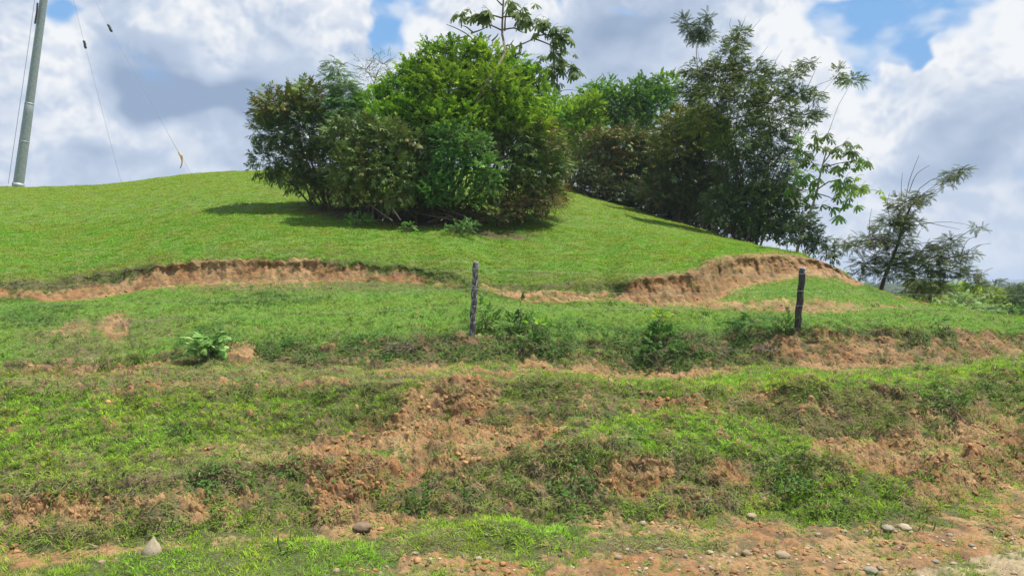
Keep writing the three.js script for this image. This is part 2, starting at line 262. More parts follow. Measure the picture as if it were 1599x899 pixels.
// bare soil, litter with the thicket shade painted in, dull trampled grass, leafy weeds, lush grass: where each lies on the land
const PATCH = {
  soil: [[410, 425, 150, 22], [300, 428, 60, 18], [250, 436, 40, 16], [560, 428, 70, 11, 0.62], [150, 457, 90, 12, 0.9], [20, 458, 50, 8, 0.7], [640, 436, 40, 9, 0.55], [690, 442, 40, 8, 0.5], [785, 454, 40, 7, 0.6], [860, 465, 65, 10, 0.66], [930, 465, 50, 7, 0.55], [1020, 455, 52, 24], [1075, 450, 52, 28], [1130, 435, 50, 36], [1120, 470, 45, 14], [1180, 418, 55, 22], [1230, 415, 50, 20], [1290, 425, 50, 18], [1330, 437, 22, 10], [1200, 480, 70, 8], [1290, 481, 60, 8], [1370, 478, 40, 5, 0.7], [1420, 466, 50, 5, 0.7],
    [180, 515, 24, 18], [115, 522, 34, 10, 0.8], [380, 553, 24, 14], [510, 541, 24, 9, 0.7], [1290, 548, 75, 28, 0.68], [1400, 550, 85, 24, 0.62], [1560, 542, 55, 15, 0.62], [1330, 577, 65, 14, 0.7], [1210, 537, 44, 9, 0.7], [1510, 527, 40, 8, 0.6], [1110, 540, 40, 8, 0.6], [740, 528, 24, 8, 0.7],
    [880, 577, 65, 8], [950, 585, 45, 10], [1010, 590, 65, 9], [1090, 589, 55, 10], [650, 580, 65, 7, 0.65], [500, 601, 45, 7, 0.65], [300, 600, 70, 6, 0.55], [180, 580, 110, 8, 0.5], [80, 578, 60, 8, 0.6], [760, 588, 50, 6, 0.5],
    [700, 625, 58, 32], [745, 610, 32, 16], [650, 625, 32, 12, 0.65], [1190, 621, 34, 8, 0.75], [1160, 606, 24, 8, 0.65], [1440, 640, 19, 24, 0.9], [1290, 640, 20, 10, 0.6], [1510, 657, 44, 14, 0.7], [440, 610, 40, 10, 0.5], [200, 618, 30, 8, 0.55],
    [640, 680, 95, 19], [740, 685, 95, 20], [590, 662, 45, 13], [830, 666, 65, 13, 0.75], [700, 665, 65, 11], [500, 706, 70, 9, 0.75], [540, 690, 45, 9, 0.65], [800, 691, 75, 14, 0.85], [1060, 640, 75, 13, 0.6], [1090, 626, 44, 8, 0.75], [420, 712, 50, 7, 0.55],
    [1340, 705, 75, 19], [1450, 716, 95, 26], [1560, 722, 75, 42], [1560, 662, 44, 15, 0.7], [1520, 690, 65, 19], [1590, 790, 50, 44, 0.85], [1480, 767, 65, 18, 0.6], [1540, 800, 60, 14, 0.7],
    [540, 775, 52, 36], [600, 740, 75, 26, 0.75], [680, 716, 75, 14, 0.75], [490, 735, 22, 20, 0.85], [985, 745, 52, 32], [1010, 735, 34, 26], [1140, 745, 32, 15, 0.75], [1180, 770, 28, 18, 0.75], [880, 745, 24, 12, 0.65], [310, 795, 28, 19, 0.85], [90, 792, 60, 16, 0.85], [150, 800, 54, 18, 0.8], [30, 806, 54, 22, 0.75], [230, 780, 40, 12, 0.65], [605, 800, 22, 14, 0.8], [40, 782, 60, 9, 0.75], [370, 778, 60, 9, 0.6], [740, 745, 44, 14, 0.6],
    [560, 826, 75, 12, 0.85], [470, 846, 65, 9, 0.75], [650, 813, 65, 9, 0.65], [70, 866, 100, 14, 0.95], [210, 864, 90, 9, 0.95], [20, 890, 44, 11, 0.6], [390, 846, 65, 7, 0.55], [960, 820, 75, 16, 0.65], [1050, 815, 85, 16, 0.65], [1120, 832, 85, 14, 0.55], [900, 830, 34, 9, 0.75], [1230, 830, 90, 12, 0.6], [1380, 825, 80, 10, 0.6],
    [1000, 884, 150, 18], [1200, 876, 200, 26], [1400, 868, 170, 28], [1560, 850, 80, 36], [820, 893, 90, 10], [690, 884, 70, 12, 0.85], [610, 892, 50, 9, 0.7]],
  litterShade: [[690, 352, 150, 6, 0.9], [600, 336, 120, 11], [500, 322, 50, 9, 0.5]],  // bare litter below the thicket, its shade painted into the ground colour
  dull: [[300, 592, 330, 20, 0.85], [100, 562, 90, 12, 0.65], [700, 645, 260, 20, 0.5], [200, 782, 210, 32, 0.75], [430, 760, 115, 46, 0.75], [700, 762, 165, 46, 0.65], [880, 730, 95, 52, 0.75], [1100, 752, 115, 40, 0.65], [1350, 650, 155, 32, 0.85], [1280, 662, 95, 26, 0.75], [820, 622, 110, 26, 0.75], [600, 562, 125, 15, 0.55], [120, 440, 145, 14, 0.75], [450, 449, 135, 9, 0.65], [850, 440, 125, 8, 0.55], [600, 446, 85, 9, 0.6], [1430, 562, 155, 30, 0.7], [1500, 622, 105, 20, 0.45], [150, 530, 110, 22, 0.6], [1090, 537, 60, 14, 0.9], [640, 540, 55, 12, 0.9], [740, 530, 44, 10, 0.7], [560, 640, 90, 18, 0.5], [480, 700, 90, 12, 0.6], [1150, 850, 150, 14, 0.6], [330, 740, 140, 16, 0.5], [1450, 870, 120, 20, 0.5], [1280, 640, 140, 20, 0.6], [940, 860, 60, 18, 0.5], [1560, 590, 80, 14, 0.3], [1250, 405, 80, 6, 0.6]],
  leafy: [[560, 548, 175, 16, 0.85], [440, 550, 55, 16, 0.95], [830, 520, 95, 19, 0.95], [780, 545, 105, 18, 0.85], [1010, 540, 115, 23, 0.85], [1060, 560, 85, 18, 0.7], [1180, 520, 64, 20, 0.95], [330, 540, 54, 22, 0.7], [380, 750, 85, 30, 0.55], [650, 780, 75, 20, 0.75], [830, 700, 55, 20, 0.55], [960, 540, 64, 20, 0.65], [1480, 530, 64, 12, 0.55], [1500, 640, 44, 20, 0.6], [880, 770, 64, 30, 0.5], [1340, 515, 55, 8, 0.5], [400, 470, 80, 8, 0.5], [170, 436, 30, 8, 0.6], [60, 500, 60, 14, 0.5], [1230, 745, 40, 20, 0.5]],
  lush: [[1080, 680, 160, 26], [1180, 595, 110, 14], [1450, 592, 150, 14], [780, 832, 95, 19], [480, 866, 95, 13], [300, 886, 120, 11, 0.8], [330, 650, 250, 40, 0.65], [100, 670, 150, 42, 0.85], [390, 816, 28, 18], [1300, 780, 140, 30, 0.6], [1100, 665, 110, 20], [970, 600, 80, 10, 0.6], [860, 858, 60, 30, 0.8], [1540, 600, 80, 20, 0.7], [1240, 455, 90, 12], [1330, 460, 50, 12], [560, 480, 250, 22, 0.6], [900, 505, 150, 14, 0.6]],
};
const KINDS = Object.keys(PATCH), MASK = Object.fromEntries(KINDS.map((k) => [k, new Float32Array(NC * NR)]));
for (const k of KINDS) for (const [u, y, ru, ry, s = 1] of PATCH[k]) {
  const c = colOf(u), r0 = rowAt(c, y + ry), r1 = Math.max(r0 + 2, rowAt(c, y - ry, r0)), rc = (r0 + r1) / 2, rh = (r1 - r0) / 2 + 1, c0 = colOf(u - ru * 1.5), c1 = colOf(u + ru * 1.5), m = MASK[k];
  const tilt = (rowAt(colOf(u + ru * 0.5), y) - rowAt(colOf(u - ru * 0.5), y)) * 0;
  for (let cc = c0; cc <= c1; cc++) for (let r = Math.max(0, Math.floor(rc - rh * 1.5)); r <= Math.min(NR - 1, rc + rh * 1.5); r++) {
    const uu = CX + FOC * Math.tan(COLS[cc]), q = ((uu - u) / ru) ** 2 + ((r - rc - tilt) / rh) ** 2;
    if (q < 2.25) { const o = cc * NR + r, w = s * (1 - ss(0.25, 2.25, q)); m[o] = m[o] + w - m[o] * w; }
  }
}
// low mounds and hollows
for (const [u, y, ru, ry, dh] of [[280, 878, 150, 16, 0.06], [480, 864, 90, 13, 0.07], [780, 838, 90, 18, 0.1], [690, 850, 60, 12, 0.05], [120, 500, 150, 26, 0.12], [565, 818, 22, 9, 0.05], [1130, 745, 60, 18, 0.06], [860, 850, 50, 14, 0.06], [700, 628, 60, 26, -0.06], [985, 742, 50, 26, -0.07], [540, 772, 40, 30, -0.05], [185, 512, 22, 14, -0.08], [1440, 640, 16, 20, -0.08], [330, 780, 40, 20, -0.05], [1230, 470, 120, 12, 0.08]]) {
  const c = colOf(u), r0 = rowAt(c, y + ry), r1 = Math.max(r0 + 4, rowAt(c, y - ry, r0)), rc = (r0 + r1) / 2, rh = (r1 - r0) / 2 + 2;
  for (let cc = colOf(u - ru * 2); cc <= colOf(u + ru * 2); cc++) for (let r = Math.max(0, Math.floor(rc - rh * 2.2)); r <= Math.min(NR - 1, rc + rh * 2.2); r++) {
    const uu = CX + FOC * Math.tan(COLS[cc]), q = ((uu - u) / ru) ** 2 + ((r - rc) / rh) ** 2;
    GY[cc * NR + r] += dh * Math.exp(-q * 1.4);
  }
}
// relief, weights and colours
const SOILW = new Float32Array(NC * NR), COL = new Float32Array(NC * NR * 3), LUSH = new Float32Array(NC * NR), UV = new Float32Array(NC * NR * 2);
for (let c = 0; c < NC; c++) for (let r = 0; r < NR; r++) {
  const o = c * NR + r, [s] = ROWSEG[r], x = GX[o], z = GZ[o], rad = Math.hypot(x, z), h0 = GY[o];
  UV[o * 2] = x; UV[o * 2 + 1] = h0 * 1.1 - z;
  if (rad > 120) { COL.set([0.06, 0.085, 0.03], o * 3); continue; }
  const n = fbm2(x * 1.3, z * 1.3, 4), nf = fbm2(x * 5 + 40, z * 5, 3), nm = n2(x * 14 + 9, (z - h0) * 14), ng = fbm2(x * 0.35 + 70, z * 0.35, 3);
  const ledge = s >= 4 && s <= 9 ? fbm2(x * 0.75 + 90, (z - h0) * 3.4, 3) : 0, nearness = ss(26, 12, rad), knoll = s >= 14 ? 1 : 0;
  let soil = MASK.soil[o] * (1 - 0.85 * MASK.lush[o]) + MASK.litterShade[o];
  soil = ss(0.36, 0.78, soil * 0.82 + 0.42 * n + 0.6 * nf + 0.28 * nm + 0.45 * ledge + (s >= 5 && s <= 9 ? 0.06 : 0) + (s >= 5 && s <= 9 ? 0.03 : 0) + (s >= 2 && s < 10 ? 0.02 : -0.12));
  if (s <= 2) soil = Math.max(soil, ss(-0.15, 0.35, 0.18 + 1.1 * n + 0.8 * nf - MASK.lush[o] - 0.6 * MASK.dull[o]));
  if (s === 12 || s === 13) soil = ss(0.36, 0.7, MASK.soil[o] * (1 - 0.85 * MASK.lush[o]) * 0.95 + 0.3 * nf + 0.32 * n - 0.05);
  if (knoll) soil = ss(0.45, 0.7, MASK.soil[o] * 0.7 + MASK.litterShade[o] * 0.8 + 0.3 * nf + 0.2 * n - (s > 14 ? 0.05 : 0));
  SOILW[o] = soil;
  LUSH[o] = n;
  // relief
  const face = s === 5 || s === 7 || s === 9 || s === 12 || s === 13;
  let dh = knoll ? 0.1 * ng * ss(14, 16, s) + 0.025 * nf : s <= 2 ? 0.012 * n + 0.01 * nf + 0.003 * nm : s <= 4 ? 0.03 * n + 0.02 * nf + 0.006 * nm : 0.1 * n * nearness + 0.06 * nf * (0.4 + 0.6 * nearness) + 0.018 * nm * nearness + 0.05 * ledge;
  if (s > 4 && s < 12) dh += soil * (0.02 * Math.abs(nm) + 0.012 * n2(x * 33, (z - h0) * 33)) - soil * 0.02;
  if (s >= 20) dh *= 0.4;
  if (s <= 1) dh *= ss(1, 4, rad);
  GY[o] += dh;
  if (face) {                                               // gullied faces
    const rill = s >= 12 ? fbm3(x * 1.9 + 11, h0 * 0.8, z, 3) * 0.16 + fbm2(x * 4.2 + 3, h0 * 0.6, 3) * 0.11 + fbm3(x * 9, h0 * 7, z, 2) * 0.05 : fbm3(x * 2.4 + 11, h0 * 7, z * 2.4, 4) * 0.085, k = Math.sin(Math.PI * ROWSEG[r][1] * (s === 12 ? 0.5 : s === 13 ? 0.5 : 1) + (s === 13 ? Math.PI / 2 : 0));
    const under = s < 12 ? ss(0.0, 0.4, fbm2(x * 0.9 - 20, z * 0.9, 2) + 0.2) * 0.07 * Math.sin(Math.PI * Math.pow(ROWSEG[r][1], 1.6)) : 0;   // hollowed under the turf edge
    const push = (rill * k * (s >= 12 ? 0.9 : 0.9) + under) / rad;
    GX[o] += x * push; GZ[o] += z * push;
  }
  // colour of the soil and of the thatch under the grass
  const red = clamp(0.5 + 1.1 * fbm2(x * 0.8 + 5, (z - h0) * 0.8, 3)), tone = 1 + 0.32 * nf + 0.18 * nm, strata = s >= 12 && s <= 13 ? 0.16 * n2(x * 1.5, h0 * 9) : 0;
  let sr = mix(0.285, 0.23, red), sg = mix(0.178, 0.114, red), sb = mix(0.078, 0.042, red);
  if (s <= 2) { sr = 0.32; sg = 0.245; sb = 0.142; }
  const dampAndShade = clamp(MASK.litterShade[o] * 1.1 + ss(-0.05, 0.5, fbm2(x * 2.2 - 30, (z - h0) * 2.2, 4)) * (s > 2 && s < 12 ? 0.6 : s <= 2 ? 0.3 : 0.4));  // scattered damp spots, plus the painted shade at the thicket foot
  sr = mix(sr, 0.085, dampAndShade); sg = mix(sg, 0.052, dampAndShade); sb = mix(sb, 0.03, dampAndShade);
  const dull = clamp(MASK.dull[o] + 0.3 * n + (s > 3 && s < 10 ? 0.45 : 0) - 0.5 * MASK.lush[o]), fresh = knoll || s === 10 || s === 11, tr = mix(fresh ? 0.12 : 0.075, knoll ? 0.16 : 0.125, dull), tg = mix(fresh ? 0.2 : 0.1, knoll ? 0.14 : 0.093, dull), tb = mix(0.02, knoll ? 0.06 : 0.045, dull), k = (tone + strata) * (s >= 11 && s <= 13 ? 1.25 : 1.1);
  const q = soil;
  COL[o * 3] = mix(tr, sr * k, q); COL[o * 3 + 1] = mix(tg, sg * k, q); COL[o * 3 + 2] = mix(tb, sb * k, q);
}
const landGeo = new THREE.BufferGeometry();
{
  const pos = new Float32Array(NC * NR * 3);
  for (let o = 0; o < NC * NR; o++) { pos[o * 3] = GX[o]; pos[o * 3 + 1] = GY[o]; pos[o * 3 + 2] = GZ[o]; }
  const idx = new Uint32Array((NC - 1) * (NR - 1) * 6); let k = 0;
  for (let c = 0; c < NC - 1; c++) for (let r = 0; r < NR - 1; r++) { const a = c * NR + r, b = a + NR; idx[k++] = a; idx[k++] = b; idx[k++] = a + 1; idx[k++] = b; idx[k++] = b + 1; idx[k++] = a + 1; }
  landGeo.setAttribute('position', new THREE.BufferAttribute(pos, 3));
  landGeo.setAttribute('uv', new THREE.BufferAttribute(UV, 2));
  landGeo.setAttribute('color', new THREE.BufferAttribute(COL, 3));
  landGeo.setIndex(new THREE.BufferAttribute(idx, 1));
  landGeo.computeVertexNormals();
}
const NRM = landGeo.attributes.normal.array;
const grainTex = noiseTexture(512, (u, v) => { const a = torus(u, v, 40, 4, 3), b = torus(u, v, 150, 2, 8); return 0.82 + 0.3 * a + 0.2 * b; });
const grainBump = noiseTexture(512, (u, v) => 0.5 + 0.45 * torus(u, v, 60, 4, 5));
for (const t of [grainTex, grainBump]) t.repeat.set(0.9, 0.9);
const landMat = new THREE.MeshStandardMaterial({ vertexColors: true, map: grainTex, bumpMap: grainBump, bumpScale: 0.012, roughness: 0.95 });
tag(addMesh('ground', landGeo, landMat, scene), 'grassy knoll and eroded clay bank rising from the dirt road', 'ground', null, 'structure');

// ------------------------------------------------------------------ grass, weeds, clods and gravel
const leafMat = (o = {}) => new THREE.MeshPhysicalMaterial({ color: 0xffffff, roughness: 0.7, transmission: 0.35, thickness: 0, specularIntensity: 0.14, side: THREE.DoubleSide, ...o });
const MAT = {
  grass: leafMat({ roughness: 0.75, transmission: 0.4, specularIntensity: 0.1 }), dry: leafMat({ roughness: 0.95, transmission: 0.15, specularIntensity: 0.15 }), leaf: leafMat(), gloss: leafMat({ roughness: 0.5, transmission: 0.25, specularIntensity: 0.3 }), soft: leafMat({ roughness: 0.7, transmission: 0.4 }),
  soil: new THREE.MeshStandardMaterial({ color: 0xffffff, roughness: 1 }),
};
const V = (x, y, z) => new THREE.Vector3(x, y, z);
const dirOf = (a, up) => V(Math.cos(a) * Math.cos(up), Math.sin(up), Math.sin(a) * Math.cos(up));
function tuft(blades, radius, len, width, tilt, droop, seed) {
  const r = rng(seed), b = new MB();
  for (let k = 0; k < blades; k++) {
    const a = r() * 6.283, q = Math.sqrt(r()) * radius, up = mix(tilt[0], tilt[1], r()), l = len * mix(0.55, 1.15, r());
    b.blade(V(Math.cos(a) * q, -0.01, Math.sin(a) * q), dirOf(a + (r() - 0.5) * 3, up), l, width * mix(0.7, 1.2, r()), droop * mix(0.5, 1.3, r()), 2);
  }
  return b.geometry();
}
function weedClump(leaves, radius, size, seed) {
  const r = rng(seed), b = new MB();
  for (let k = 0; k < leaves; k++) {
    const a = r() * 6.283, q = Math.sqrt(r()) * radius, d = dirOf(a + (r() - 0.5) * 2, mix(-0.2, 0.7, r())), s = V(-d.z, 0.1, d.x).normalize();
    b.leaf(V(Math.cos(a) * q, mix(0.01, radius * 0.7, r() * (1 - q / radius * 0.6)), Math.sin(a) * q), d, s, size * mix(0.6, 1.2, r()), size * 0.26 * mix(0.7, 1.2, r()));
  }
  return b.geometry();
}
function litter(n, radius, len, w, seed) {                  // dead stems lying about
  const r = rng(seed), b = new MB();
  for (let k = 0; k < n; k++) { const a = r() * 6.283, q = Math.sqrt(r()) * radius; b.blade(V(Math.cos(a) * q, 0.004 + r() * 0.025, Math.sin(a) * q), dirOf(r() * 6.283, mix(-0.1, 0.45, r())), len * mix(0.4, 1.2, r()), w, 0.25, 2); }
  return b.geometry();
}
function lump(seed, detail = 1, rough = 0.3, flat = 0.75) {
  let g = new THREE.IcosahedronGeometry(1, detail); g.deleteAttribute('uv'); g.deleteAttribute('normal'); g = mergeVertices(g, 1e-4);
  g.setAttribute('uv', new THREE.Float32BufferAttribute(Array.from({ length: g.attributes.position.count }, (_, i) => [g.attributes.position.getX(i) + 0.3 * g.attributes.position.getY(i), g.attributes.position.getZ(i) + 0.7 * g.attributes.position.getY(i)]).flat(), 2));
  const p = g.attributes.position, q = new THREE.Vector3();
  for (let i = 0; i < p.count; i++) { q.fromBufferAttribute(p, i); const k = 1 + rough * n3(q.x * 1.1 + seed, q.y * 1.1, q.z * 1.1) + rough * 0.4 * n3(q.x * 3, q.y * 3 + seed, q.z * 3); p.setXYZ(i, q.x * k, q.y * k * flat, q.z * k); }
  g.computeVertexNormals(); return g;
}
class Scatter {
  constructor(name, geos, mat, label) { this.sets = geos.map((g) => ({ g, m: [], c: [] })); this.name = name; this.mat = mat; this.label = label; }
  add(k, x, y, z, nx, ny, nz, scale, lean, col, flat = 1) {
    const S = this.sets[k % this.sets.length], up = V(nx * lean, mix(1, ny, lean), nz * lean).normalize();
    Q.setFromUnitVectors(Y, up).multiply(Q2.setFromAxisAngle(Y, R() * 6.283));
    M.compose(V(x, y, z), Q, V(scale, scale * flat, scale)); S.m.push(...M.elements); S.c.push(col[0], col[1], col[2]);
  }
  build(parent = scene) {
    for (const S of this.sets) {
      const n = S.m.length / 16; if (!n) continue;
      const o = new THREE.InstancedMesh(S.g, this.mat, n); o.instanceMatrix.array.set(S.m); o.instanceColor = new THREE.InstancedBufferAttribute(new Float32Array(S.c), 3);
      lit(o); o.name = parent === scene ? numbered(this.name) : this.name; parent.add(o); o.userData.kind = 'stuff'; if (this.label) o.userData.label = this.label;
    }
  }
}
const Q = new THREE.Quaternion(), Q2 = new THREE.Quaternion(), M = new THREE.Matrix4(), Y = V(0, 1, 0);
const grass = new Scatter('grass', [tuft(18, 0.06, 0.075, 0.006, [0.35, 1.3], 0.35, 1), tuft(20, 0.07, 0.06, 0.007, [0.2, 1.1], 0.4, 2), tuft(16, 0.05, 0.1, 0.006, [0.5, 1.4], 0.45, 3)], MAT.grass, 'short green grass covering the knoll and terraces');
const farGrass = new Scatter('knoll_grass', [tuft(22, 0.13, 0.1, 0.014, [0.2, 1.2], 0.35, 4), tuft(22, 0.15, 0.09, 0.016, [0.1, 1.0], 0.4, 5), tuft(16, 0.1, 0.15, 0.012, [0.6, 1.4], 0.5, 6)], MAT.grass, 'bright yellow green pasture grass on the knoll');
const dull = new Scatter('dry_grass', [tuft(22, 0.07, 0.1, 0.0055, [0, 1.0], 0.7, 7), tuft(22, 0.08, 0.085, 0.006, [-0.2, 0.8], 0.6, 8), litter(20, 0.09, 0.085, 0.004, 9)], MAT.dry, 'dull trampled grass and dead stems on the eroded bank');
const weeds = new Scatter('ground_cover', [weedClump(34, 0.1, 0.03, 10), weedClump(30, 0.09, 0.036, 11)], MAT.leaf, 'dark leafy weeds along the top of the bank');
const clods = new Scatter('soil_clods', [lump(1, 1, 0.5, 0.7), lump(2, 1, 0.55, 0.65), lump(3, 1, 0.45, 0.8)], MAT.soil, 'loose clods of clay on bare ground');
const gravel = new Scatter('gravel', [lump(4, 1, 0.3, 0.6), lump(5, 1, 0.35, 0.55)], new THREE.MeshStandardMaterial({ color: 0xffffff, roughness: 0.85 }), 'small pale gravel along the dirt road');
const cA = colOf(-60), cB = colOf(1660);
for (let c = cA; c < cB; c++) for (let r = 17; r < NR - 1; r++) {
  const [s] = ROWSEG[r]; if (s > 21) break;
  const a = c * NR + r, b = a + NR, dx = GX[b] - GX[a], dy = GY[b] - GY[a], dz = GZ[b] - GZ[a], ex = GX[a + 1] - GX[a], ey = GY[a + 1] - GY[a], ez = GZ[a + 1] - GZ[a];
  const area = Math.hypot(dy * ez - dz * ey, dz * ex - dx * ez, dx * ey - dy * ex), Z = -GZ[a], soil = SOILW[a], x0 = GX[a], z0 = GZ[a];
  const put = (density, fn) => { let n = area * density; n = Math.floor(n) + (R() < n % 1 ? 1 : 0); for (let k = 0; k < n; k++) { const f = R(), g = R(); fn(GX[a] + dx * f + ex * g, GY[a] + dy * f + ey * g, GZ[a] + dz * f + ez * g, NRM[a * 3], NRM[a * 3 + 1], NRM[a * 3 + 2]); } };
  const knoll = s >= 14, steep = 1 - ss(0.55, 0.85, NRM[a * 3 + 1]);
  const big = LUSH[a], fine = n2(x0 * 2.6 + 60, z0 * 2.6 - 9), yel = fbm2(x0 * 0.5 + 33, z0 * 0.5, 3), dn = clamp(MASK.dull[a] + 0.35 * big + (s >= 4 && s <= 9 ? 0.5 * fbm2(x0 * 0.75 + 90, (z0 - GY[a]) * 3.4, 3) : 0) + (s >= 4 && s <= 9 ? 0.2 + 0.5 * fine : s === 10 ? 0.05 + 0.2 * fine : s > 2 && s < 5 ? 0.25 : 0) + 0.35 * steep - MASK.lush[a] * 0.8), lf = MASK.leafy[a];
  const cover = 1 - soil;
  if (!knoll) {
    const strip = s === 10 || s === 11;
    const lushness = clamp(1 - dn * 0.9) * (1 - 0.5 * lf);
    put((Z < 11 ? 380 : 240) * cover * lushness, (x, y, z, ...n) => {
      const t = R(), br = 0.6 + 0.65 * R(), L = MASK.lush[a];
      let col = strip ? [0.24 + 0.1 * yel, 0.45, 0.062] : [0.29 + 0.1 * yel + 0.04 * L, 0.44 + 0.1 * L, 0.042];
      if (t < 0.12) col = [0.33, 0.3, 0.11];
      grass.add(Math.floor(R() * 3), x, y, z, ...n, rr(0.6, 1.15), 0.5, col.map((q) => q * br));
    });
    put((Z < 11 ? 300 : 150) * cover * dn * (1 - 0.4 * lf) + (Z < 9 ? 45 : 12) * soil * (s > 2 ? 1 : 0.6), (x, y, z, ...n) => {
      const t = R(), br = (0.6 + 0.6 * R()) * (s === 5 || s === 7 || s === 9 ? 0.9 : 1.05), col = t < 0.6 ? [0.21, 0.29, 0.055] : t < 0.84 ? [0.25, 0.215, 0.09] : [0.36, 0.29, 0.16];
      dull.add(Math.floor(R() * 3), x, y, z, ...n, rr(0.55, 1.15), 0.55, col.map((q) => q * br), rr(0.6, 1));
    });
    if (s >= 4 && s <= 10) put((s === 5 || s === 7 || s === 9 ? 9 + 26 * ss(0.75, 0.95, ROWSEG[r][1]) : 5) * clamp(1.15 - soil), (x, y, z, ...n) => { const br = 0.6 + 0.7 * R(), t = R(); grass.add(2, x, y, z, ...n, rr(1.2, 2.1), 0.35, (t < 0.7 ? [0.11, 0.19, 0.04] : [0.2, 0.22, 0.07]).map((q) => q * br), rr(0.7, 1)); });
    put((Z < 11 ? 150 : 110) * cover * ((s <= 7 ? 0.35 : 0.7) * lf + (s >= 5 && s <= 9 ? 0.025 : 0)), (x, y, z, ...n) => {
      const br = 0.6 + 0.7 * R(); weeds.add(Math.floor(R() * 2), x, y, z, ...n, rr(0.7, 1.4), 0.6, [0.1 * br, 0.2 * br, 0.045 * br]);
    });
    if (s === 12 || s === 13) put(46 * ss(0.35, 1, s - 12 + ROWSEG[r][1]) * ss(-0.1, 0.3, fbm2(x0 * 1.6 + 12, GY[a] * 2, 2)), (x, y, z, ...n) => { const br = 0.5 + 0.6 * R(), t = R(); dull.add(Math.floor(R() * 3), x, y, z, ...n, rr(0.9, 1.7), 0.7, (t < 0.6 ? [0.12, 0.16, 0.04] : [0.25, 0.2, 0.1]).map((q) => q * br)); });
    if (soil > 0.4) {
      const cl = s <= 2 ? 0.15 : clamp(0.35 + 1.4 * fbm2(x0 * 1.1 - 50, z0 * 1.1, 2)) * (s >= 12 ? 0.3 : 1);
      put((Z < 9 ? (s <= 2 ? 200 : 300) : 90) * cl * soil, (x, y, z, ...n) => { const q = R(), br = 0.75 + 0.5 * R(), k = a * 3; clods.add(Math.floor(R() * 3), x, y + 0.002, z, ...n, 0.004 + 0.022 * q * q * q * q + 0.006 * R(), 0.6, [COL[k] * br * 1.05, COL[k + 1] * br, COL[k + 2] * br]); });
    }
    const road = s <= 3 ? ss(520, 760, CX + FOC * GX[a] / -GZ[a]) : s === 4 ? 0.25 : 0;
    if (road > 0) put(170 * road * (0.3 + soil) * clamp(0.4 + 1.2 * fbm2(x0 * 1.7, z0 * 1.7 + 8, 2)), (x, y, z, ...n) => { const q = R(), br = 0.7 + 0.6 * R(); gravel.add(Math.floor(R() * 2), x, y + 0.002, z, ...n, 0.004 + 0.013 * q * q * q, 0.5, [0.36 * br, 0.285 * br, 0.185 * br]); });
  } else {
    const fade = s >= 20 ? 0.6 : 1, bald = clamp(1 - SOILW[a]);
    put((Z < 24 ? 110 : 62) * bald * fade, (x, y, z, ...n) => {
      const t = R(), br = 0.78 + 0.44 * R(), ol = ss(0.0, 0.5, fbm2(x0 * 0.8 - 12, z0 * 0.8, 4)), tus = ss(0.25, 0.6, fbm2(x0 * 1.9 + 5, z0 * 1.9, 2)), hi = ss(20, 34, Z);
      let col = [0.215 + 0.08 * hi + 0.09 * yel, 0.41 + 0.02 * hi, 0.03];
      col = [mix(col[0], 0.33, ol * 0.7), mix(col[1], 0.34, ol * 0.75), col[2]];
      if (t < 0.07) col = [0.4, 0.36, 0.12];
      farGrass.add(t > 0.93 || (tus > 0.5 && t > 0.55) ? 2 : Math.floor(R() * 2), x, y, z, ...n, rr(0.55, 1.15) * (1 + 0.35 * tus), 0.6, col.map((q) => q * br * (1 - 0.22 * tus)));
    });
    if (s === 14) put(60 * bald * ss(0.7, 0.1, ROWSEG[r][1]), (x, y, z, ...n) => { const br = 0.6 + 0.6 * R(), t = R(); dull.add(Math.floor(R() * 3), x, y, z, ...n, rr(1, 1.9), 0.8, (t < 0.6 ? [0.15, 0.2, 0.04] : [0.3, 0.26, 0.12]).map((q) => q * br)); });
    if (MASK.litterShade[a] > 0.4) put(30 * MASK.litterShade[a], (x, y, z, ...n) => { const br = 0.6 + 0.6 * R(); dull.add(2, x, y, z, ...n, rr(1, 2), 0.8, [0.13 * br, 0.085 * br, 0.05 * br]); });
  }
}
for (const s of [grass, farGrass, dull, weeds, clods, gravel]) s.build();

// ------------------------------------------------------------------ trees and shrubs
const barkTex = noiseTexture(256, (u, v) => { const a = torus(u, v, 12, 4, 21), q = clamp(0.55 + 0.7 * a); return [mix(0.36, 0.62, q), mix(0.32, 0.58, q), mix(0.27, 0.5, q)]; }, true);
barkTex.repeat.set(1, 1.3);
const barkMat = new THREE.MeshStandardMaterial({ map: barkTex, bumpMap: barkTex, bumpScale: 0.006, roughness: 0.95, color: new THREE.Color(0.62, 0.58, 0.52) });
const paleBark = new THREE.MeshStandardMaterial({ map: barkTex, bumpMap: barkTex, bumpScale: 0.004, roughness: 0.9, color: new THREE.Color(1.25, 1.22, 1.1) });
const midBark = new THREE.MeshStandardMaterial({ map: barkTex, bumpMap: barkTex, bumpScale: 0.005, roughness: 0.95, color: new THREE.Color(0.8, 0.77, 0.68) });
const darkTwig = new THREE.MeshStandardMaterial({ roughness: 0.95, color: new THREE.Color(0.07, 0.055, 0.042) });
const twigMat = new THREE.MeshStandardMaterial({ roughness: 0.95, color: new THREE.Color(0.15, 0.115, 0.085) });

